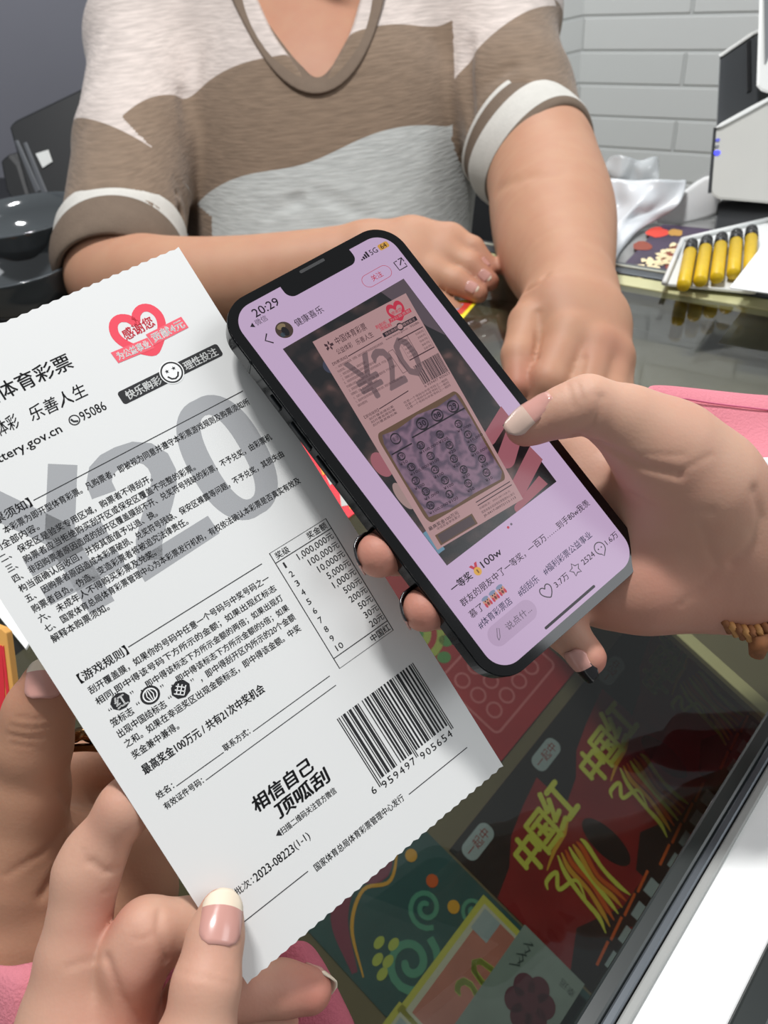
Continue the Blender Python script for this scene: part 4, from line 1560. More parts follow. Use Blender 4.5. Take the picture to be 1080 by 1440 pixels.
# ---- hand that holds the phone
def right_hand_build(parent):
    D = phd
    wr = [(1400, 800, 0.315, 118), (1140, 778, 0.284, 98), (1065, 776, 0.277, 92)]
    idx = [(1000, 730, 0.272, 62), (800, 640, D(800, 640, .023), 50)]
    mid = [(1010, 770, 0.274, 62), (800, 705, D(800, 705, .0245), 50)]
    rin = [(1015, 800, 0.276, 60), (805, 765, D(805, 765, .0245), 48)]
    pin = [(1015, 812, 0.277, 60), (842, 815, D(842, 815, .024), 50)]
    F = field_for([W(*q[:3]) for q in [(1240, 640, .25, 0), (1240, 1000, .31, 0), (440, 480, .225, 0), (440, 960, .225, 0), (1240, 480, .225, 0), (440, 480, .30, 0), (1240, 480, .33, 0), (440, 960, .30, 0), (1240, 960, .33, 0)]], 0.004, 0.0011)
    for c in (wr, idx, mid, rin, pin):
        F.add(chain(c), 0.014)
    F.add(chain([(1055, 770, 0.272, 80), (940, 740, 0.268, 58)]), 0.012, 0.014)          # palm cushion
    F.add(chain([(1020, 810, 0.271, 62), (905, 822, 0.268, 54), (860, 825, 0.270, 46)]), 0.012, 0.012)   # heel of the little finger
    thenar = [(1030, 735, 0.262, 74), (985, 682, 0.254, 72), (935, 634, 0.2485, 66)]
    F.add(chain(thenar), 0.012, 0.012)
    base = F.F.copy()
    F.finger(base, chain([(935, 634, 0.2485, 64), (880, 592, 0.2445, 48), (826, 569, 0.2425, 39), (790, 580, 0.2440, 33), (748, 596, 0.2468, 27), (735, 602, 0.2478, 24)]), 0.004, 0.010)
    F.finger(base, chain([(800, 640, D(800, 640, .023), 46), (712, 596, D(712, 596, .0225), 38), (640, 610, D(640, 610, .018), 34), (575, 640, D(575, 640, .0165), 31)]))
    F.finger(base, chain([(800, 705, D(800, 705, .0245), 46), (690, 712, D(690, 712, .025), 39), (600, 756, D(600, 756, .0185), 35), (562, 772, D(562, 772, .0155), 34), (533, 780, D(533, 780, .0075), 33)]))
    F.finger(base, chain([(805, 765, D(805, 765, .0245), 44), (715, 795, D(715, 795, .025), 38), (650, 836, D(650, 836, .0185), 34), (622, 848, D(622, 848, .0150), 33), (596, 857, D(596, 857, .0075), 32)]))
    F.finger(base, chain([(842, 820, D(842, 820, .023), 40), (768, 838, D(768, 838, .024), 33), (790, 880, D(790, 880, .018), 29), (827, 925, D(827, 925, .013), 26)]))
    v, f = F.surface(3)
    v = crease(v, f, [([(846, 558), (840, 585), (826, 608)], .0012, .0012), ([(812, 612), (842, 624), (868, 636), (905, 655), (955, 668)], .0016, .0016), ([(955, 664), (1000, 640)], .001, .0005),
                      ([(905, 640), (960, 640)], .001, .0004), ([(1062, 690), (1070, 730), (1058, 765), (1030, 792)], .002, .0014), ([(798, 540), (806, 572)], .0007, .0004), ([(812, 536), (820, 562)], .0007, .0004),
                      ([(826, 536), (832, 556)], .0007, .0004), ([(985, 740), (1010, 800), (960, 850)], .0016, .0007), ([(880, 690), (930, 720), (1000, 720)], .0016, .0006)])
    ro = rosy(v, [(W(533, 780, D(533, 780, .007)), .011, .9), (W(596, 857, D(596, 857, .007)), .011, .9), (W(840, 935, D(827, 925, .012)), .009, .8),
                  (W(740, 610, .2475), .012, .35), (W(900, 850, .262), .022, .55), (W(985, 840, .266), .022, .5), (W(870, 660, .25), .012, .3)])
    return field_mesh('hand', v, f, SKIN, parent, {'rosy': ro})


# ---- hand pinching the ticket
def front_hand_build(parent):
    T = tkd
    F = field_for([W(*q[:3]) for q in [(-60, 1040, .205, 0), (520, 1040, .205, 0), (-60, 1640, .185, 0), (520, 1640, .185, 0), (-60, 1040, .26, 0), (520, 1040, .26, 0), (-60, 1640, .27, 0), (520, 1640, .26, 0)]], 0.004, 0.0010)
    F.add(chain([(95, 1440, .2205, 60), (70, 1600, .207, 90), (40, 1850, .20, 110)]), 0.014)
    F.add(chain([(160, 1470, .2235, 52), (140, 1620, .21, 80)]), 0.012)
    F.add(chain([(215, 1500, .228, 50), (180, 1640, .213, 80)]), 0.012)
    F.add(chain([(262, 1530, .232, 48), (210, 1660, .215, 80)]), 0.012)
    F.add(chain([(250, 1560, .2, 80), (120, 1650, .2, 110)]), 0.012, 0.012)
    base = F.F.copy()
    # thumb in front of the paper
    F.finger(base, chain([(262, 1600, .198, 66), (276, 1470, .2035, 52), (290, 1385, .2085, 45), (303, 1318, T(303, 1318, -.0085), 37), (311, 1281, T(311, 1281, -.0065), 30)]), 0.004, 0.010)
    # index finger, reaching behind the paper
    F.finger(base, chain([(92, 1440, .2205, 58), (103, 1350, .2235, 48), (122, 1228, .2280, 43), (134, 1200, .2295, 39), (176, 1136, T(176, 1136, .0085), 36), (214, 1088, T(214, 1088, .0085), 31)]), 0.004, 0.008)
    # middle finger, bent round
    F.finger(base, chain([(160, 1470, .2235, 48), (190, 1345, .2215, 47), (207, 1310, .2225, 43), (268, 1306, T(268, 1306, .0080), 38), (330, 1302, T(330, 1302, .0085), 31)]), 0.004, 0.006)
    # ring finger, its tip past the lower edge
    F.finger(base, chain([(215, 1500, .228, 46), (270, 1410, .231, 40), (350, 1392, .2385, 36), (395, 1390, .2420, 34), (436, 1393, .2445, 31)]), 0.004, 0.006)
    F.finger(base, chain([(262, 1530, .232, 44), (300, 1450, .238, 36), (350, 1432, .2460, 31), (392, 1440, .2490, 28)]), 0.004, 0.006)
    v, f = F.surface(3)
    v = crease(v, f, [([(168, 1222), (148, 1226), (128, 1212)], .0011, .0011), ([(163, 1250), (145, 1256)], .0008, .0004), ([(146, 1345), (122, 1352), (96, 1360)], .0012, .0005), ([(150, 1350), (168, 1400), (200, 1445)], .0016, .0015),
                      ([(252, 1350), (290, 1358), (330, 1370)], .0007, .0005), ([(250, 1364), (288, 1374), (328, 1384)], .0007, .0005), ([(262, 1340), (318, 1352)], .0006, .0003), ([(224, 1284), (222, 1312), (234, 1350)], .0012, .0013),
                      ([(186, 1318), (200, 1322), (212, 1316)], .0007, .0004), ([(115, 1195), (122, 1215)], .0007, .0003)])
    ro = rosy(v, [(W(436, 1393, .2435), .014, .9), (W(350, 1400, .238), .012, .5), (W(155, 1290, .222), .010, .5), (W(200, 1370, .214), .012, .5), (W(300, 1340, .208), .010, .25), (W(220, 1430, .222), .018, .5)])
    return field_mesh('hand', v, f, SKIN, parent, {'rosy': ro})


# ---- hand in the shade behind the ticket
def shaded_hand_build(parent):
    F = field_for([W(*q[:3]) for q in [(-200, 900, .215, 0), (300, 900, .215, 0), (-200, 1560, .215, 0), (300, 1560, .215, 0), (-200, 900, .30, 0), (300, 900, .30, 0), (-200, 1560, .29, 0), (300, 1560, .285, 0)]], 0.004, 0.0012)
    F.add(chain([(-60, 1640, .248, 86), (10, 1420, .254, 86), (48, 1300, .263, 84), (60, 1220, .266, 78)]), 0.014)
    F.add(chain([(80, 1330, .266, 66), (150, 1210, .274, 44)]), 0.014)
    F.add(chain([(110, 1360, .264, 62), (188, 1255, .274, 46), (192, 1185, .277, 40)]), 0.014)
    base = F.F.copy()
    F.finger(base, chain([(28, 1215, .256, 70), (42, 1115, .250, 50), (47, 1045, .2455, 49), (55, 1000, .2420, 44), (64, 962, .2385, 34)]), 0.005, 0.010)
    F.finger(base, chain([(95, 1200, .284, 40), (112, 1085, .297, 38), (190, 1060, .297, 34)]))
    F.finger(base, chain([(130, 1230, .286, 40), (150, 1140, .296, 38), (230, 1130, .296, 34)]))
    v, f = F.surface(3)
    v = crease(v, f, [([(12, 1034), (40, 1038), (72, 1034)], .0009, .0007), ([(16, 1022), (44, 1026), (74, 1020)], .0007, .0006), ([(22, 1008), (48, 1012), (70, 1008)], .0006, .0005), ([(14, 1046), (44, 1050)], .0007, .0005),
                      ([(88, 1110), (104, 1150), (90, 1210), (60, 1260)], .0018, .0016), ([(104, 1150), (60, 1200), (10, 1230)], .0012, .0007), ([(120, 1215), (70, 1300)], .0012, .0006)])
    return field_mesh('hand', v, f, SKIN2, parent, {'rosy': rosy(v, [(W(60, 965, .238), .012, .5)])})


pink_person = empty('person', W(1060, 800, 0.40), 'person in a pink sweater, one hand holding the phone, the other shaded behind the ticket', 'person')
h1 = right_hand_build(pink_person)
t1 = bvh_of(h1)
CXv, CYv, CZv = CX, CY, _fwd


def dirpx(a, b, d):
    return W(b[0], b[1], d) - W(a[0], a[1], d)


nail(pink_person, t1, px=(741, 579), direction=dirpx((790, 556), (700, 606), .245), normal=None, length=.0175, width=.0090, tip=.5, mats=(NAIL, mat('clear_nail_tip', 'cbb0a1', rough=0.15, spec=0.7)))
for (x, y), w in (((533, 780), .0075), ((596, 857), .0075)):
    c = W(x, y, phd(x, y, w))
    n = -CX * 0.92 - CY * 0.12 + _fwd * 0.33
    hit = t1.ray_cast(Vector(c + n * 0.02), Vector(-n))
    at = np.array(hit[0]) if hit[0] is not None else c + n * 0.0075
    nail(pink_person, t1, at=at, normal=n, direction=-CY * 0.5 - _fwd * 0.75 - CX * 0.2, length=.0115, width=.0125, tip=.3, mats=(NAIL, NBLK))
c = W(827, 925, phd(827, 925, .013))
n = -CX * 0.62 + CY * 0.45 - _fwd * 0.55
n /= np.linalg.norm(n)
hit = t1.ray_cast(Vector(c + n * 0.02), Vector(-n))
nail(pink_person, t1, at=np.array(hit[0]) if hit[0] is not None else c + n * .006, normal=n, direction=dirpx((790, 880), (834, 940), .25), length=.0125, width=.0085, tip=.42, mats=(NAIL, NBLK))
h2 = shaded_hand_build(pink_person)
t2 = bvh_of(h2)
nail(pink_person, t2, px=(62, 952), direction=dirpx((60, 1000), (66, 925), .24), length=.0125, width=.0105, tip=.32, mats=(NAIL, NTIP))

pinkf = mat('pink_jersey', 'd5808c', rough=0.85, noise=0.1, nscale=25, bump=0.5, bscale=900)
pinkd = mat('pink_hem_stitch', 'cc6a88', rough=0.85)
white_cuff = mat('pale_blue_white_cuff', 'd5dade', rough=0.8, bump=0.4, bscale=600)
# loose sleeve behind the phone hand
sl = [[(905, 541, .325), (960, 546, .330), (1020, 553, .335), (1090, 560, .338), (1220, 560, .34)],
      [(912, 556, .322), (965, 560, .325), (1025, 569, .329), (1092, 577, .332), (1220, 578, .335)],
      [(935, 590, .322), (975, 592, .324), (1030, 600, .326), (1094, 606, .328), (1220, 604, .33)],
      [(960, 640, .318), (990, 622, .326), (1038, 634, .320), (1096, 632, .319), (1220, 630, .32)],
      [(985, 668, .315), (1008, 648, .322), (1045, 648, .315), (1098, 656, .311), (1220, 660, .31)],
      [(1000, 690, .322), (1020, 660, .330), (1050, 655, .322), (1098, 664, .318), (1220, 672, .32)],
      [(1010, 720, .345), (1035, 690, .348), (1060, 690, .346), (1100, 690, .345), (1220, 700, .345)]]
sleeve = patch('sleeve', sl, pinkf, pink_person, 0.0016, 3)
tube('hem_stitch', [W(x, y, d - .0018) for x, y, d in [(914, 557, .322), (940, 559, .3232), (965, 561, .325), (995, 566, .327), (1025, 570, .329), (1060, 574, .3305), (1092, 578, .332), (1150, 579, .3335)]], 0.0004, pinkd, sleeve, 6)
tube('inner_cuff', [W(x, y, d) for x, y, d in [(1052, 662, .302), (1066, 656, .301), (1090, 655, .302), (1130, 660, .305)]], 0.0035, white_cuff, pink_person, 10)
# sleeve of the shaded hand, running on below both hands
sl2 = [[(-90, 1325, .255), (0, 1364, .231), (30, 1360, .230), (64, 1352, .234), (96, 1358, .255)],
       [(-90, 1345, .252), (0, 1382, .226), (32, 1377, .225), (68, 1368, .229), (102, 1374, .252)],
       [(-90, 1420, .248), (0, 1440, .223), (36, 1430, .222), (74, 1420, .227), (110, 1420, .250)],
       [(-90, 1560, .246), (0, 1560, .222), (40, 1550, .221), (80, 1540, .226), (116, 1530, .248)]]
patch('sleeve', sl2, pinkf, pink_person, 0.0016, 3)
sl3 = [[(225, 1360, .262), (300, 1345, .262), (380, 1330, .260), (418, 1322, .261), (436, 1328, .268)],
       [(225, 1400, .255), (300, 1385, .255), (392, 1362, .256), (440, 1352, .258), (458, 1362, .267)],
       [(230, 1450, .252), (300, 1440, .252), (400, 1420, .254), (462, 1400, .256), (482, 1412, .266)],
       [(240, 1520, .250), (300, 1520, .250), (410, 1500, .252), (492, 1462, .255), (512, 1472, .265)],
       [(250, 1640, .246), (300, 1640, .246), (420, 1600, .250), (520, 1560, .252), (540, 1570, .262)]]
patch('hem', sl3, mat('rose_jersey', 'b45c6b', rough=0.85, noise=0.1, nscale=30, bump=0.6, bscale=900), pink_person, 0.0016, 3)
# woven bracelet and beads
brc = mat('brown_woven_cord', '8d5a36', rough=0.8, noise=0.5, nscale=300)
brc2 = mat('amber_cord', 'c08a50', rough=0.7, noise=0.3, nscale=300)
br = tube('bracelet', [W(1010, 868, .268), W(1035, 880, .262), W(1062, 884, .262), (W(1090, 880, .266))], 0.0034, brc, pink_person, 10)
for k in range(8):
    a = k / 7
    x, y = 1018 + 66 * a, 874 + 12 * math.sin(a * 3)
    tube('cord_knot', [W(x - 5, y - 10, .2605), W(x + 2, y + 2, .2575), W(x + 8, y + 14, .2600)], 0.0013, brc2 if k % 2 else brc, br, 8)
tube('tassel', [W(1066, 890, .260), W(1068, 905, .261), W(1064, 922, .263)], [0.0035, 0.0036, 0.0025], brc, br, 10)
goldm = mat('dark_gold_metal', '8a6a48', rough=0.2, metal=1.0)
rg = tube('ring', [W(92 + 60 * k / 9, 1034 + 14 * math.sin(k * 1.3) * 0.25, .262 + .002 * math.cos(k)) for k in range(10)], 0.0022, goldm, pink_person, 10)
tube('ring_band', [W(90 + 62 * k / 9, 1054 - 3 * math.sin(k * .35), .262) for k in range(10)], 0.0014, goldm, rg, 10)

holder = empty('person', W(60, 1600, 0.25), 'person pinching the white ticket between thumb and fingers, only the hand in view', 'person')
h3 = front_hand_build(holder)
t3 = bvh_of(h3)
nail(holder, t3, px=(314, 1286), direction=dirpx((300, 1330), (318, 1250), .21), length=.0150, width=.0115, tip=.34, mats=(NAIL, NTIP), over=.0)
c = W(436, 1393, .2445)
n = CX * 0.55 - CY * 0.35 + _fwd * 0.75
n /= np.linalg.norm(n)
hit = t3.ray_cast(Vector(c + n * 0.02), Vector(-n))
nail(holder, t3, at=np.array(hit[0]) if hit[0] is not None else c + n * .007, normal=n, direction=CX * 0.9 - _fwd * 0.4 + CY * 0.1, length=.012, width=.010, tip=.35, mats=(NAIL, NTIP))

# ---- the seller across the counter
seller = empty('person', PZ(430, 380, 0), 'person in a brown and white striped sweater leaning on the counter, arms forward', 'person')
SH = 0.0024
torso = [(W(450, -120, 1.09), W(452, 60, 1.05), .115, .14), (W(452, 60, 1.05), W(464, 200, 1.03), .15, .168), (W(464, 200, 1.03), W(466, 420, 1.03), .172, .172)]
shl = [(W(450, -10, 1.06), W(215, 62, 1.02), .085, .072), (W(450, -10, 1.06), W(690, 20, 1.00), .085, .078)]
neck = [(W(440, -10, 1.03), W(436, -170, 1.05), .062, .058)]
armL = [(215, 70, 1.02, 66), (176, 230, 0.94, 66), (160, 388, 0.83, 66)]
foreL = [(162, 388, 0.83, 62), (240, 398, 0.80, 62), (330, 394, 0.785, 58), (440, 376, 0.77, 50), (520, 356, 0.76, 40)]
armR = [(690, 30, 1.00, 70), (726, 150, 0.93, 74), (757, 225, 0.875, 76)]
foreR = [(757, 225, 0.875, 76), (768, 260, 0.845, 80), (777, 305, 0.79, 85), (783, 350, 0.73, 80), (796, 392, 0.67, 65), (802, 420, .64, 59)]
F = field_for([W(436, -560, 1.20), W(436, -560, .74)] + [W(*q) for q in [(30, -60, 1.1), (900, -60, 1.1), (80, 560, .72), (900, 560, .53), (30, -60, .9), (890, 200, .8), (60, 500, .95), (500, 480, 1.1), (905, 640, .57)]], 0.01, SH)
fl_ = (_fwd, 1.25)
F.add([t + (fl_,) for t in torso], 0.05)
F.add(shl, 0.05)
F.add(neck, 0.03)
F.add([(W(436, -265, .87), W(436, -335, .89), .078, .086), (W(436, -182, .85), W(436, -235, .86), .045, .062), (W(440, -60, 1.02), W(436, -215, .90), .058, .058)], 0.03)          # head and jaw
F.add([(W(436, -225, .785), W(436, -275, .795), .012, .008)], 0.012)                # nose
F.add([(W(436, -195, .805), W(436, -195, .805), .016, .016)], 0.012)               # mouth
for x_ in (352, 520):
    F.add([(W(x_ + (-14 if x_ < 436 else 14), -255, .88), W(x_ + (-14 if x_ < 436 else 14), -285, .88), .012, .016)], 0.006)               # ears
for x_ in (404, 468):
    F.carve(W(x_, -285, .77), W(x_, -285, .785), .014, .012, 0.012)                 # eye hollows
F.add(smooth_chain(armL), 0.003, 0.03)
F.add(smooth_chain(foreL), 0.003, 0.008)
F.add(smooth_chain(armR), 0.003, 0.03)
F.add(smooth_chain(foreR), 0.003, 0.010)
# the near hand, palm down with its fingers spread over the glass
bL = [(520, 356, 0.76, 40), (600, 352, 0.75, 36)]
F.add(chain([(520, 356, .76, 38), (578, 340, .755, 30), (632, 338, .748, 23)]), 0.014)
F.add(chain([(520, 360, .76, 38), (570, 362, .752, 32), (622, 358, .742, 24)]), 0.014)
F.add(chain([(525, 372, .755, 34), (570, 382, .745, 32), (606, 386, .735, 23)]), 0.014)
base = F.F.copy()
F.finger(base, chain([(632, 338, .748, 21), (664, 350, .742, 17), (690, 378, .738, 13)]), 0.004, 0.008)
F.finger(base, chain([(622, 356, .742, 22), (660, 374, .732, 18), (688, 396, .728, 14)]), 0.004, 0.008)
F.finger(base, chain([(606, 384, .735, 22), (640, 396, .727, 18), (673, 413, .722, 14)]), 0.004, 0.008)
F.finger(base, chain([(575, 395, .74, 24), (600, 420, .73, 20), (640, 440, .725, 15)]), 0.004, 0.008)
F.finger(base, chain([(535, 385, .745, 26), (570, 430, .73, 21), (610, 455, .722, 16)]), 0.004, 0.008)
# the far hand: a loose fist, thumb along its side
F.add(chain([(800, 410, .650, 56), (790, 440, .615, 54), (798, 470, .592, 36)]), 0.010)
F.add(chain([(806, 415, .650, 56), (822, 450, .612, 52), (836, 486, .588, 34)]), 0.010)
F.add(chain([(815, 420, .650, 48), (840, 462, .612, 42), (862, 500, .590, 29)]), 0.010)
base = F.F.copy()
F.finger(base, chain([(800, 470, .590, 33), (771, 535, .572, 28), (752, 580, .586, 24)]), 0.004, 0.006)
F.finger(base, chain([(838, 488, .585, 31), (822, 555, .568, 27), (800, 595, .584, 24)]), 0.004, 0.006)
F.finger(base, chain([(862, 503, .588, 27), (858, 556, .573, 24), (842, 590, .586, 22)]), 0.004, 0.006)
F.finger(base, chain([(872, 512, .592, 20), (872, 550, .580, 18), (860, 580, .590, 17)]), 0.004, 0.006)
F.finger(base, chain([(775, 425, .632, 36), (744, 455, .606, 29), (729, 500, .588, 24), (728, 542, .576, 19)]), 0.004, 0.008)
skin_solid = F
v, f = F.surface(2)
v = crease(v, f, [([(740, 408), (756, 398), (768, 386)], .003, .003), ([(756, 440), (754, 505)], .003, .003), ([(822, 505), (808, 560)], .003, .002), ([(700, 266), (720, 256), (748, 248), (785, 244)], .009, .003)])
ro = rosy(v, [(W(728, 540, .572), .02, .8), (W(690, 380, .73), .018, .6), (W(688, 396, .722), .018, .6), (W(673, 413, .716), .018, .6), (W(872, 490, .56), .02, .4), (W(436, 60, .92), .09, .2)])
sb = field_mesh('body', v, f, SKIN2, seller, {'rosy': ro})
ts = bvh_of(sb)
HF = field_for([W(270, -560, 1.10), W(610, -560, .82), W(270, -60, 1.10), W(610, -60, .85)], 0.02, 0.005)
HF.add([(W(436, -290, .905), W(436, -365, .905), .092, .088), (W(436, -215, .95), W(436, -275, .94), .07, .085)], 0.02)
hv_, hf_ = HF.surface(2)
field_mesh('hair', hv_, hf_, mat('dark_brown_hair', '2a211d', rough=0.6, noise=0.3, nscale=120), seller)
for (x, y), (a, b) in (((684, 370), ((664, 350), (690, 378))), ((682, 388), ((660, 374), (688, 396))), ((664, 404), ((640, 396), (673, 413)))):
    nail(seller, ts, px=(x, y), direction=dirpx(a, b, .73), length=.0125, width=.0105, tip=.15, mats=(NAIL, NTIP), lift=.0008)

# the sweater: loose over the trunk and upper arms
G = field_for([W(*q) for q in [(60, -90, 1.12), (850, -90, 1.1), (60, 470, .80), (850, 470, .85), (60, -90, .85), (850, -90, .80), (60, 470, 1.12), (850, 470, 1.12)]], 0.01, 0.0026)
EASE = 0.012
G.add([(a, b, r + EASE, s + EASE, fl_) for a, b, r, s in torso], 0.05)
G.add([(a, b, r + EASE, s + EASE) for a, b, r, s in shl], 0.05)
sleeveL = [(214, 66, 1.01, 78), (190, 210, 0.93, 80), (174, 340, 0.855, 84)]
sleeveR = [(690, 26, 1.00, 78), (722, 140, 0.93, 82), (742, 205, 0.895, 84)]


def arm_cloth(c, ease):
    return [(a, b, r + ease, s + ease) for a, b, r, s in chain(c)]


G.add(arm_cloth(sleeveL, 0.0), 0.012, 0.022)
G.add(arm_cloth(sleeveR, 0.0), 0.012, 0.022)
# folds
for a, b, r in (((262, 250, .86), (285, 330, .9), 10), ((262, 130, .92), (278, 250, .87), 7), ((330, 120, .87), (350, 260, .865), 5), ((655, 60, .9), (660, 230, .87), 9), ((200, 255, .865), (262, 310, .86), 4), ((185, 230, .86), (240, 275, .86), 3),
                ((668, 120, .86), (720, 90, .85), 4), ((672, 150, .85), (735, 120, .84), 3), ((540, 190, .87), (600, 240, .88), 5), ((430, 260, .87), (520, 300, .88), 6), ((360, 300, .88), (420, 280, .88), 5)):
    G.carve(W(*a), W(*b), r * .85 / FPX, r * .85 / FPX, 0.012)
# neck opening
vtop = [(352, -60), (445, 118), (512, -60)]
for t in np.linspace(0, 1, 14):
    xl, xr = 345 + t * 98, 515 - t * 70
    y = -60 + t * 172
    for s in np.linspace(0.12, 0.88, 5):
        x = xl + (xr - xl) * s
        rr = min(26, 8 + 0.22 * (xr - xl))
        G.carve(W(x, y, .80), W(x, y, .97), rr * .9 / FPX, rr * .9 / FPX, 0.006)
va = W(174, 340, .855) - W(190, 210, .93)
vb = W(744, 205, .895) - W(724, 140, .93)
# cut the sleeve ends
X, Y, Z = [(G.lo[i] + G.h * np.arange(G.n[i])).astype(np.float32) for i in range(3)]
PX, PY, PZg = np.broadcast_arrays(X[:, None, None], Y[None, :, None], Z[None, None, :])


def cut_end(p, n, rad):
    n = n / np.linalg.norm(n)
    d = (PX - p[0]) * n[0] + (PY - p[1]) * n[1] + (PZg - p[2]) * n[2]
    r2 = (PX - p[0]) ** 2 + (PY - p[1]) ** 2 + (PZg - p[2]) ** 2
    near = r2 < rad * rad
    G.F[near] = np.maximum(G.F[near], d[near].astype(np.float32))


cut_end(W(172, 345, .853), va, 0.10)
cut_end(W(742, 200, .895), vb, 0.10)
v, f = G.surface(2)
# cloth pattern coordinates: along the trunk and along each sleeve
vc = (v - CO) @ CM
sx, sy = vc[:, 0] / vc[:, 2], vc[:, 1] / vc[:, 2]
# trunk band runs down a line tilted with the shoulders, measured in metres on the cloth
t0 = (W(450, 0, 0.9) - CO) @ CM
q = (0.258 * (vc[:, 0] - t0[0]) + 0.966 * (vc[:, 1] - t0[1]))
xl = ((W(290, 80, .9) - CO) @ CM)[0]
q = q + np.where(vc[:, 0] < xl, -7.5 * (xl - vc[:, 0]) ** 2, 0)
q = q - 0.020 * np.exp(-((vc[:, 0] - ((W(430, 230, .88) - CO) @ CM)[0]) / .07) ** 2)


def ref(x, y, d=0.88):
    p = (W(x, y, d) - CO) @ CM
    return 0.258 * (p[0] - t0[0]) + 0.966 * (p[1] - t0[1])


def along(c):
    pts = [W(*p[:3]) for p in c]
    d = np.full(len(v), 9.0)
    out = np.zeros(len(v))
    acc = 0
    for a, b in zip(pts, pts[1:]):
        L = np.linalg.norm(b - a)
        t = np.clip(((v - a) @ (b - a)) / L / L, -0.4 if a is pts[0] else 0, 1.3 if b is pts[-1] else 1)
        e = np.linalg.norm(v - a - t[:, None] * (b - a), axis=1)
        k = e < d
        d[k] = e[k]
        out[k] = (acc + t * L)[k]
        acc += L
    return d, out


dl, al = along(sleeveL)
dr, ar = along(sleeveR)
dt = np.full(len(v), 9.0)
for a, b, r, s in torso + shl:
    t = np.clip(((v - a) @ (b - a)) / ((b - a) @ (b - a)), 0, 1)
    dt = np.minimum(dt, np.linalg.norm(v - a - t[:, None] * (b - a), axis=1) - r)
band = (q - ref(330, 76)) / (ref(450, 200) - ref(330, 76))      # 0 at the upper seam of the brown band, 1 at its lower seam
nS = CX - CY
nS = nS / np.linalg.norm(nS)
isl = ((v - W(200, 203, .90)) @ nS < 0) & (vc[:, 0] < xl)
isr = (dr - .070 < dt - 0.002) & (vc[:, 0] > ((W(640, 80, .9) - CO) @ CM)[0])
LL = along(sleeveL)
la = np.linalg.norm(W(168, 220, .94) - W(215, 66, 1.02))
nrm = W(262, 250, .88) - W(132, 190, .90)
up = np.cross(nrm, CZv)
up = up / np.linalg.norm(up)
if up @ va < 0:
    up = -up
sl_q = (v - W(190, 212, .89)) @ up
sr_n = CX * 0.64 + CY * 0.77
sr_q = (v - W(700, 54, .90)) @ sr_n
band = np.where(isl, np.where(True, sl_q / .2, 0), band)
band = np.where(isr, sr_q / .3, band)
# a line is a seam between white and brown wherever the band value crosses 0 or 1


def cloth_mat():
    m = bpy.data.materials.new('striped_slub_knit')
    m.use_nodes = True
    nt = m.node_tree
    b = nt.nodes['Principled BSDF']
    b.inputs['Roughness'].default_value = 0.9
    b.inputs['Specular IOR Level'].default_value = 0.2
    b.inputs['Sheen Weight'].default_value = 0.15
    at = nt.nodes.new('ShaderNodeAttribute')
    at.attribute_name = 'band'
    rp = nt.nodes.new('ShaderNodeValToRGB')
    rp.color_ramp.interpolation = 'CONSTANT'
    rp.color_ramp.elements[0].position = 0
    rp.color_ramp.elements[0].color = lin('cabeb7')
    rp.color_ramp.elements[1].position = 0.25
    rp.color_ramp.elements[1].color = lin('83705f')
    e = rp.color_ramp.elements.new(0.75)
    e.color = lin('b6b8b5')
    mp = nt.nodes.new('ShaderNodeMath')
    mp.operation = 'MULTIPLY_ADD'
    mp.inputs[1].default_value = 0.5
    mp.inputs[2].default_value = 0.25
    mp.use_clamp = True
    nt.links.new(at.outputs['Fac'], mp.inputs[0])
    nt.links.new(mp.outputs[0], rp.inputs[0])
    tc = nt.nodes.new('ShaderNodeTexCoord')
    mg = nt.nodes.new('ShaderNodeMapping')
    mg.inputs['Rotation'].default_value = (0, 0.12, 0.1)
    mg.inputs['Scale'].default_value = (40, 60, 420)
    ns = nt.nodes.new('ShaderNodeTexNoise')
    ns.inputs['Scale'].default_value = 1
    ns.inputs['Detail'].default_value = 3
    nt.links.new(tc.outputs['Object'], mg.inputs['Vector'])
    nt.links.new(mg.outputs[0], ns.inputs['Vector'])
    r2_ = nt.nodes.new('ShaderNodeMapRange')
    r2_.inputs[1].default_value = 0.3
    r2_.inputs[2].default_value = 0.75
    r2_.inputs[3].default_value = 0.80
    r2_.inputs[4].default_value = 1.12
    nt.links.new(ns.outputs['Fac'], r2_.inputs[0])
    mu = nt.nodes.new('ShaderNodeVectorMath')
    mu.operation = 'SCALE'
    nt.links.new(rp.outputs[0], mu.inputs[0])
    nt.links.new(r2_.outputs[0], mu.inputs['Scale'])
    nt.links.new(mu.outputs[0], b.inputs['Base Color'])
    bp = nt.nodes.new('ShaderNodeBump')
    bp.inputs['Strength'].default_value = 0.5
    bp.inputs['Distance'].default_value = 0.002
    nt.links.new(ns.outputs['Fac'], bp.inputs['Height'])
    nt.links.new(bp.outputs[0], b.inputs['Normal'])
    return m


KNIT = cloth_mat()
sw = field_mesh('sweater', v, f, KNIT, seller, {'band': band})
tsw = bvh_of(sw)


def on_cloth(px, py, d_else, out=0.0):
    d = Vector(CM @ np.array([(px - 540) / FPX, (py - 720) / FPX, 1.0])).normalized()
    h = tsw.ray_cast(Vector(CO), d)
    if h[0] is None or abs((np.array(h[0]) - CO) @ _fwd - d_else) > 0.07:
        return W(px, py, d_else)
    return np.array(h[0]) - np.array(d) * out


brownk = mat('brown_rib_knit', '6f5f51', rough=0.9, noise=0.12, nscale=90, bump=0.5, bscale=500)
whitek = mat('white_slub_knit', 'c8c5be', rough=0.9, noise=0.08, nscale=90, bump=0.4, bscale=400)
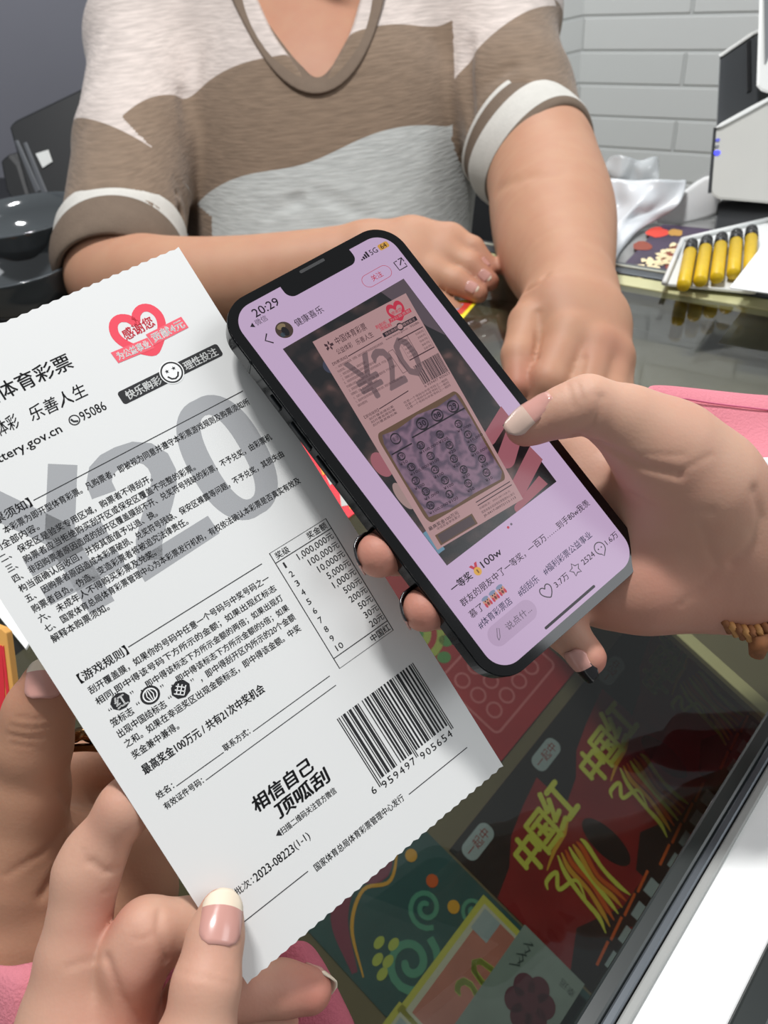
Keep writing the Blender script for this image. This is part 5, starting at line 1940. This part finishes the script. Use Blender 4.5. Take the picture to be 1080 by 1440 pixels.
# neckband: a flat rib following the opening
inner = [(346, -40), (366, 0), (398, 56), (424, 96), (444, 116), (464, 104), (488, 62), (508, 14), (520, -40)]
outer = [(312, -40), (326, 0), (360, 70), (398, 118), (440, 138), (482, 124), (516, 78), (536, 20), (548, -40)]
rows_ = []
for t in (0, 0.33, 0.66, 1.0):
    r_ = []
    for (ax, ay), (bx, by) in zip(inner, outer):
        x, y = ax + (bx - ax) * t, ay + (by - ay) * t
        r_.append((x, y))
    rows_.append(r_)
vv = []
for t, r_ in zip((0, .33, .66, 1), rows_):
    for (x, y), (ox, oy) in zip(r_, outer):
        s = on_cloth(ox, oy, .89)
        dd = (s - CO) @ _fwd
        vv.append(W(x, y, dd - .004 - .004 * math.sin(math.pi * t) + (.012 * (1 - t))))
nc = len(inner)
ff = [(j * nc + i, (j + 1) * nc + i, (j + 1) * nc + i + 1, j * nc + i + 1) for j in range(3) for i in range(nc - 1)]
nb_ = mesh('neckband', vv, ff, brownk, seller, smooth=True)
for ty, kw in (('SUBSURF', {'levels': 2, 'render_levels': 2}), ('SOLIDIFY', {'thickness': .003, 'offset': 0})):
    md = nb_.modifiers.new(ty.lower(), ty)
    for k_, x_ in kw.items():
        setattr(md, k_, x_)
tube('necklace', [W(x, y, d) for x, y, d in [(405, 40, .935), (415, 76, .922), (432, 104, .915), (445, 112, .912), (455, 96, .916), (470, 60, .925)]], 0.0006, mat('thin_gold_chain', 'c9a25c', rough=0.3, metal=1.0), seller, 6)


def cuff(name, c, axis, maj, prof, tilt=None):
    """rolled cuff: a ring about the arm; prof = [(along, radius, material index)]"""
    axis = axis / np.linalg.norm(axis)
    s = np.cross(axis, CZv)
    s /= np.linalg.norm(s)
    q_ = np.cross(s, axis)
    n = 48
    vv, ff, mi = [], [], []
    for a_, r, _ in prof:
        for k in range(n):
            th = 2 * math.pi * k / n
            wob = 1 + 0.02 * math.sin(3 * th + a_ * 150)
            vv.append(c + axis * (a_ + (0.006 * math.sin(th * 2) if tilt is None else tilt * math.cos(th))) + (s * math.cos(th) * maj[0] + q_ * math.sin(th) * maj[1]) * r * wob)
    for j in range(len(prof) - 1):
        for k in range(n):
            ff.append((j * n + k, j * n + (k + 1) % n, (j + 1) * n + (k + 1) % n, (j + 1) * n + k))
            mi.append(prof[j][2])
    o = mesh(name, vv, ff, [whitek, brownk], seller, smooth=True, midx=mi)
    md = o.modifiers.new('round', 'SUBSURF')
    md.levels = md.render_levels = 1
    return o


u_ = 0.85 / FPX
axL = W(150, 420, .80) - W(186, 240, .92)
cuff('sleeve_cuff', W(170, 352, .85), axL, (88 * u_, 84 * u_), [(-.030, .86, 1), (-.031, .99, 0), (-.022, 1.04, 0), (-.006, 1.04, 0), (.000, 1.02, 1), (.012, 1.04, 1), (.030, 1.0, 1), (.044, .93, 1), (.050, .86, 1), (.045, .80, 1), (.02, .76, 1)])
axR = CX * 0.46 + CY * 0.80 - _fwd * 0.55
cuff('sleeve_cuff', W(744, 212, .885), axR, (88 * u_, 84 * u_), [(-.040, .90, 0), (-.041, .99, 0), (-.036, 1.01, 0), (-.035, 1.0, 1), (-.018, 1.01, 1), (-.016, 1.03, 0), (-.006, 1.07, 0), (.010, 1.07, 0), (.022, 1.03, 1), (.032, .99, 1), (.034, .92, 1), (.026, .85, 1), (.0, .8, 1)])
# ------------------------------------------------------------------ things behind and on the counter
desk_m = mat('grey_desk', '8c8d8c', rough=0.6, noise=0.1, nscale=10)
s1 = P2 + en * 0.016 + bu * 0.02
desk = empty('back_desk', (s1 + bu * 0.6 + en * 0.3)[:2].tolist() + [-0.9], 'low grey desk behind the end of the glass counter carrying the printer', 'desk')
box_on('desk_top', s1, bu, en, -0.030, -0.004, (0.17, 1.3), (0, 0.62), desk_m, desk, 0.002)
for a_, b_ in ((0.21, 0.04), (1.26, 0.04), (0.21, 0.58), (1.26, 0.58)):
    box_on('leg', s1, bu, en, -0.9, -0.030, (a_ - 0.02, a_ + 0.02), (b_ - 0.02, b_ + 0.02), desk_m, desk)
DZ = -0.004


def flat(name, px, z, th, m, parent=None, bevel=0.0):
    return prism(name, [PZ(x, y, z) for x, y in px], (0, 0, -th), m, parent, bevel)


# mat with a popcorn-like print
mp_ = [(868, 392), (880, 368), (905, 342), (924, 319), (934, 315), (1003, 322), (1010, 330), (1000, 362), (985, 402)]
pm = empty('place_mat', PZ(940, 360, DZ), 'dark purple printed mat with cream popcorn and a red blob, behind the counter edge', 'mat')
flat('base', mp_, DZ + 0.004, 0.0035, mat('purple_print', '3b2b45', rough=0.5, noise=0.5, nscale=40), pm, 0.0008)


def blob(px, py, rx, ry, z, m, name, parent, n=14, j=0.2):
    pts = [PZ(px + rx * math.cos(2 * math.pi * k / n) * (1 + j * rng.uniform(-1, 1)), py + ry * math.sin(2 * math.pi * k / n) * (1 + j * rng.uniform(-1, 1)), z) for k in range(n)]
    return mesh(name, pts, [tuple(reversed(range(n)))], m, parent)


redp = mat('scarlet_print', 'd8402f', rough=0.5)
crm = mat('cream_print', 'ead9ae', rough=0.5)
rust = mat('rust_print', '8c3a22', rough=0.5)
blob(925, 327, 15, 7, DZ + 0.0043, redp, 'red_blob', pm)
blob(950, 327, 10, 5, DZ + 0.0044, mat('ochre_print', 'b98a3a', rough=0.5), 'ochre_blob', pm)
blob(902, 346, 14, 7, DZ + 0.0043, rust, 'rust_blob', pm)
blob(955, 362, 26, 18, DZ + 0.0043, rust, 'rust_blob', pm)
pv, pf, npt = [], [], 9
for k in range(70):
    t_ = rng.random()
    x_, y_ = 880 + 70 * t_ + 18 * rng.random(), 385 - 40 * t_ + 20 * (rng.random() - 0.3)
    b0 = len(pv)
    for i in range(npt):
        a_ = 2 * math.pi * i / npt
        rr = 4.2 * (1 + 0.35 * rng.uniform(-1, 1))
        pv.append(PZ(x_ + rr * math.cos(a_), y_ + 0.6 * rr * math.sin(a_), DZ + 0.0046 + 0.00001 * k))
    pf.append(tuple(range(b0 + npt - 1, b0 - 1, -1)))
mesh('popcorn_print', pv, pf, crm, pm)

# tray of markers
tr_ = empty('marker_tray', PZ(1010, 365, DZ), 'shallow white tray with black and yellow markers, behind the counter edge', 'tray')
tz = DZ + 0.012
corners = [(934, 398), (960, 337), (1080, 309), (1100, 318), (1060, 410)]
flat('tray_bottom', corners, tz, 0.003, mat('white_plastic', 'dfe1df', rough=0.4), tr_, 0.0008)
for a_, b_ in zip(corners[:-1], corners[1:]):
    tube('tray_rim', [PZ(*a_, tz + 0.002), PZ(*b_, tz + 0.002)], 0.0026, MATS['white_plastic'], tr_, 8)
mk_y = mat('yellow_marker_body', 'd8b417', rough=0.4, noise=0.12, nscale=200)
mk_k = mat('black_marker_cap', '17181b', rough=0.35)
tops = [(973, 342), (994, 337), (1015, 333), (1036, 328), (1057, 323)]
bots = [(961, 402), (980, 405), (999, 408), (1019, 411), (1040, 414)]
names_ = ['first marker from the popcorn mat, yellow with a black cap, lying in the white tray', 'second yellow black-capped marker from the popcorn mat, lying in the white tray', 'middle one of five yellow black-capped markers in the white tray',
          'fourth yellow black-capped marker from the popcorn mat, lying in the white tray', 'yellow black-capped marker at the far end of the white tray, under the white card']
mk0 = None
for i, (a_, b_) in enumerate(zip(tops, bots)):
    A_, B_ = PZ(*a_, tz + 0.0085), PZ(*b_, tz + 0.0085)
    if mk0 is None:
        ax_ = (B_ - A_)
        L_ = np.linalg.norm(ax_)
        t = empty('marker_pen', A_, names_[i], 'marker', 'yellow markers in the white tray')
        un = ax_ / L_
        tube('barrel', [A_ + un * 0.026, A_ + un * (L_ - .002), A_ + un * L_], [.0060, .0060, .005], mk_y, t, 16)
        tube('cap', [A_, A_ + un * .001, A_ + un * .010, A_ + un * .0105, A_ + un * .011, A_ + un * .026, A_ + un * .0262], [.0045, .0058, .0062, .0056, .0063, .0066, .0055], mk_k, t, 16)
        mk0, A0_ = t, A_
    else:
        c = copy_tree(mk0)
        c.location = Vector(A_)
        c['label'] = names_[i]

wc = flat('white_card', [(1026, 404), (1082, 332), (1180, 340), (1180, 425)], tz + 0.018, 0.0012, mat('bright_white_card', 'f2f4f3', rough=0.5), None, 0.0003)
tag(wc, 'plain white card lying over the end of the marker tray', 'card')

# chair the seller sits on
chair_m = mat('black_mesh_fabric', '191b1f', rough=0.7, bump=0.4, bscale=700)
cs = W(560, 300, 1.30)
ch = empty('office_chair', [cs[0], cs[1], -0.9], 'black office chair behind the person in the striped sweater', 'chair')
prism('backrest', [W(x, y, 1.30) for x, y in ((400, 210), (420, 190), (690, 190), (716, 215), (722, 420), (400, 420))], _fwd * 0.04, chair_m, ch, 0.012)
cx_, cy_ = cs[0] - 0.0, cs[1] - 0.02
prism('seat', [(cx_ - .22, cy_ - .1, -.42), (cx_ + .22, cy_ - .1, -.42), (cx_ + .22, cy_ + .3, -.42), (cx_ - .22, cy_ + .3, -.42)], (0, 0, .06), chair_m, ch, 0.02)
tube('post', [(cx_, cy_ + .1, -.86), (cx_, cy_ + .1, -.42)], .025, chair_m, ch)
for k in range(5):
    a_ = 2 * math.pi * k / 5
    tube('leg', [(cx_, cy_ + .1, -.85), (cx_ + .28 * math.cos(a_), cy_ + .1 + .28 * math.sin(a_), -.88)], .018, chair_m, ch)

# ticket printer
pr = empty('ticket_printer', PZ(1060, 330, DZ), 'pale grey ticket printer with a dark side, black foot and blue lights', 'printer')
pg = mat('pale_grey_plastic', 'bdbcb6', rough=0.45, noise=0.04, nscale=30)
pdk = mat('dark_grey_plastic', '3a3d40', rough=0.5)
pbk = mat('black_plastic', '15171a', rough=0.45)
pwh = mat('off_white_plastic', 'dfe0dd', rough=0.4)


def slab(name, px, d, depth, m, bevel=0.003, parent=pr):
    back = (CZv * 0.55 + np.array([bu[0], bu[1], 0]) * 0.35 + np.array([en[0], en[1], 0]) * 0.6)
    back = np.array([back[0], back[1], 0.0])
    back /= np.linalg.norm(back)
    return prism(name, [W(x, y, d) for x, y in px], back * depth, m, parent, bevel)


slab('body', [(1003, 180), (1012, 176), (1045, 158), (1080, 139), (1240, 70), (1240, 290), (1080, 288), (1010, 282), (1001, 277), (996, 268)], .80, .12, pg, .004)
slab('body_lip', [(1004, 181), (1012, 174), (1046, 155), (1082, 136), (1084, 141), (1046, 162), (1014, 179)], .797, .02, pwh, .001)
slab('dark_side', [(1011, 79), (1057, 48), (1066, 60), (1068, 170), (1006, 185)], .83, .10, pdk, .002)
slab('side_rim', [(1009, 78), (1057, 45), (1060, 49), (1013, 81)], .828, .10, pwh, .001)
slab('side_slot', [(1049, 60), (1055, 56), (1056, 128), (1050, 130)], .8285, .004, pbk, .0004)
slab('side_edge', [(1003, 180), (1006, 182), (999, 272), (995, 272)], .7985, .02, pbk, .0004)
slab('head', [(1067, -60), (1240, -60), (1240, 110), (1088, 136), (1068, 130), (1061, 122)], .795, .10, pwh, .005)
slab('screen', [(1073, -40), (1150, -40), (1130, 40), (1082, 78), (1075, 92)], .7935, .006, mat('dim_screen_glass', '77797b', rough=0.2), .001)
slab('foot', [(1008, 284), (1240, 288), (1240, 345), (1000, 340), (1003, 318)], .815, .10, pbk, .003)
for x_, y_, r_, m_ in ((1008, 215, 4.2, glow('blue_led', '4a4dff', 2.2)), (1009, 197, 2.6, glow('dim_blue_led', '6d72e0', 1.0)), (1008, 206, 2.4, mat('led_off', '7a7c84', rough=0.3))):
    n_ = 12
    slab('indicator', [(x_ + r_ * 1.1 * math.cos(2 * math.pi * k / n_), y_ + r_ * 0.8 * math.sin(2 * math.pi * k / n_)) for k in range(n_)], .799, .003, m_, 0)


# plastic bags
def crumple(name, rows, m, amp, seed, parent=None):
    r_ = np.random.default_rng(seed)
    rows = [[(x + r_.uniform(-1, 1) * amp * 400, y + r_.uniform(-1, 1) * amp * 400, d + r_.uniform(-1, 1) * amp) for x, y, d in row] for row in rows]
    o_ = patch(name, rows, m, parent, 0.0006, 2)
    return o_


def grid_px(x0, y0, x1, y1, nx, ny, d0, d1, skew=0):
    return [[(x0 + (x1 - x0) * i / nx + skew * j / ny, y0 + (y1 - y0) * j / ny, d0 + (d1 - d0) * j / ny) for i in range(nx + 1)] for j in range(ny + 1)]


film = mat('clear_film', 'd5dadd', rough=0.15, spec=0.8, trans=0.55)
milky = mat('milky_plastic', 'd3d8dc', rough=0.35, noise=0.05, nscale=20)
def dz(x, y, z=DZ):
    return (PZ(x, y, z) - CO) @ _fwd


def mound(x0, x1s, ys, up, n):
    """rows over a heap that stands on the desk: the lower rows lean out, the upper ones stand"""
    rows = []
    for y, x1 in zip(ys, x1s):
        rows.append([(x0 + (x1 - x0) * i / n, y, min(dz(x0 + (x1 - x0) * i / n, y) - 0.012, dz(x0 + (x1 - x0) * i / n, up)) - 0.008 * math.sin(math.pi * i / n)) for i in range(n + 1)])
    return rows


bag = crumple('plastic_bag', mound(838, (966, 962, 955, 922, 898, 882, 870, 862), (254, 272, 290, 308, 324, 340, 356, 372), 325, 9), milky, .010, 3)
tag(bag, 'crumpled milky white plastic bag between the forearm and the popcorn mat', 'bag')
bag2 = crumple('plastic_bag', mound(850, (925,) * 6, (222, 236, 250, 264, 280, 296), 318, 6), film, .012, 5)
tag(bag2, 'clear crinkled plastic film with bright glints against the brick wall', 'bag')
sheet = patch('paper_sheet', [[(915, 312, dz(915, 320)), (958, 270, dz(958, 318)), (1005, 235, dz(1005, 318))], [(932, 314, dz(932, 318)), (970, 292, dz(970, 316)), (1012, 272, dz(1012, 316))], [(945, 316, dz(945, 316)), (985, 310, dz(985, 312)), (1016, 304, dz(1016, 308))]], mat('white_paper', 'e4e6e6', rough=0.6), None, .0006, 2)
tag(sheet, 'white paper sheet leaning beside the printer foot', 'paper')

# tickets lying on the glass
yk = flat('scratch_ticket', [(674, 421), (652, 447), (560, 470), (600, 424)], 0.0014, 0.0006, mat('bright_yellow_card', 'f0dc2a', rough=0.5))
tag(yk, 'yellow bordered scratch ticket under the spread fingers on the glass', 'ticket')
flat('red_border', [(666, 424), (650, 441), (566, 464), (604, 428)], 0.0018, 0.0003, mat('vermilion_print', 'c63a2a', rough=0.5), yk)
flat('blue_picture', [(652, 427), (645, 435), (576, 456), (610, 431)], 0.0021, 0.0003, mat('blue_grey_print', '8b9db5', rough=0.5, noise=0.3, nscale=200), yk)
rk = flat('scratch_ticket', [(418, 610), (446, 618), (520, 705), (490, 728), (450, 690)], 0.0014, 0.0006, mat('hot_red_card', 'e8323f', rough=0.5))
tag(rk, 'bright red scratch ticket on the glass between the white ticket and the phone', 'ticket')
for px_, m_ in ([(448, 650), (458, 648), (464, 664), (454, 668)], gold), ([(458, 668), (468, 664), (474, 676), (464, 682)], mat('silver_print', 'b9b9b4', rough=0.4)), ([(478, 694), (488, 692), (492, 710), (480, 712)], MATS['silver_print']), ([(488, 700), (502, 700), (500, 712), (492, 716)], gold):
    flat('print_patch', px_, 0.0018, 0.0003, m_, rk)
ok_ = empty('ticket_pack', PZ(10, 960, 0.0), 'orange and red ticket pack standing on the glass at the left edge', 'pack')
opx = [(-60, 860), (2, 884), (9, 890), (19, 968), (20, 1060), (-60, 1060)]
prism('sleeve_card', [W(x, y, .36) for x, y in opx], _fwd * 0.006, mat('orange_card', 'f2b45e', rough=0.5), ok_, .0005)
prism('red_face', [W(x, y, .3595) for x, y in [(-60, 900), (2, 908), (6, 960), (10, 1060), (-60, 1060)]], _fwd * 0.0004, MATS['hot_red_card'], ok_)
prism('red_stripe', [W(x, y, .3594) for x, y in [(2, 910), (5, 908), (14, 985), (10, 990)]], _fwd * 0.0004, MATS['hot_red_card'], ok_)
st = flat('paper_strip', [(-40, 792), (0, 838), (44, 898), (36, 912), (0, 868), (-40, 818)], 0.002, 0.0015, mat('bright_white_card', 'f2f4f3'))
tag(st, 'white paper strip on the glass at the left edge beside the ticket', 'paper')
yk2 = patch('price_tag', [[(262, 332, .9), (270, 336, .9), (276, 340, .9)], [(263, 342, .89), (270, 345, .89), (277, 348, .89)]], mat('bright_yellow_card', 'f0dc2a'), None, .001, 1)
tag(yk2, 'small yellow tag peeping out between the sweater and the forearm', 'tag')

# dark equipment and bowls at the left
cab = empty('side_table', PZ(30, 420, -0.9), 'low dark table at the left carrying the bowls and the black case', 'table')
tz_ = -0.02
tl = [PZ(-150, 250, tz_), PZ(118, 250, tz_), PZ(118, 440, tz_), PZ(-150, 440, tz_)]
prism('table_top', tl, (0, 0, -0.03), pbk, cab)
for q_ in tl:
    c_ = sum(tl) / 4
    b_ = q_ + (c_ - q_) * 0.06
    prism('leg', [b_ + np.array([x, y, -0.03]) for x, y in ((-.02, -.02), (.02, -.02), (.02, .02), (-.02, .02))], (0, 0, -0.85), pbk, cab)
mo = empty('equipment_case', PZ(80, 330, tz_), 'black equipment case with a small white sticker and side slots behind the bowls', 'case')
cb_ = mat('black_case_plastic', '0d0f12', rough=0.5)
slab('housing', [(12, 178), (20, 170), (120, 122), (140, 116), (330, 116), (330, 330), (60, 330), (36, 262)], 1.02, .16, cb_, .006, mo)
for k in range(2):
    slab('side_slot', [(20 + 12 * k, 198 + 3 * k), (24 + 12 * k, 197 + 3 * k), (56 + 10 * k, 268 + 4 * k), (50 + 10 * k, 272 + 4 * k)], 1.019, .004, mat('slot_edge_grey', '4a4d52', rough=0.5), .0006, mo)
slab('sticker', [(50, 216), (66, 211), (72, 228), (60, 236)], 1.0185, .002, mat('white_sticker', 'd9dbd8', rough=0.5), 0, mo)
cl_ = slab('power_adapter', [(0, 226), (12, 216), (26, 232), (44, 290), (24, 296), (8, 268)], 1.05, .05, cb_, .003, None)
tag(cl_, 'small black adapter block beside the black case at the left edge', 'adapter')
steel = mat('dark_smoked_glass', '4b5053', rough=0.08, spec=0.9)


def bowl(cx, cy, d, r, h, label):
    t = empty('glass_bowl', W(cx, cy, d) + np.array([0, 0, -h]), label, 'bowl', 'smoked glass bowls at the left')
    c_ = W(cx, cy, d)
    prof = [(0.02, -h), (r * .55, -h), (r * .80, -h * .72), (r * .94, -h * .35), (r, -.004), (r * 1.05, 0), (r * 1.05, .0015), (r * .99, .0015), (r * .93, -h * .33), (r * .79, -h * .68), (r * .54, -h * .94), (0.02, -h * .94)]
    n = 48
    v_ = [c_ + np.array([a * math.cos(2 * math.pi * k / n), a * math.sin(2 * math.pi * k / n), z]) for a, z in prof for k in range(n)]
    f_ = [(j * n + k, j * n + (k + 1) % n, (j + 1) * n + (k + 1) % n, (j + 1) * n + k) for j in range(len(prof) - 1) for k in range(n)]
    f_.append(tuple(range(n - 1, -1, -1)))
    f_.append(tuple(range((len(prof) - 1) * n, len(prof) * n)))
    mesh('bowl_shell', v_, f_, steel, t, smooth=True)
    return t, c_


b1_, c1_ = bowl(28, 302, .92, .085, .045, 'upper wide smoked glass bowl at the left, just below the black case')
b2_, c2_ = bowl(18, 372, .83, .068, .05, 'lower smoked glass bowl at the left beside the rolled cuff, with scraps of orange inside')
for k in range(7):
    a_ = k * 0.9
    p_ = c2_ + np.array([.028 * math.cos(a_), .028 * math.sin(a_), -.036])
    o_ = tube('food_scrap', [p_, p_ + np.array([.012 * math.cos(a_ * 2), .012 * math.sin(a_ * 2), .004])], [.006, .004], mat('orange_scrap', 'b8783c', rough=0.6), None, 8)
    tag(o_, 'small orange scrap among others in the lower smoked glass bowl', 'scrap', 'orange scraps in the lower bowl')
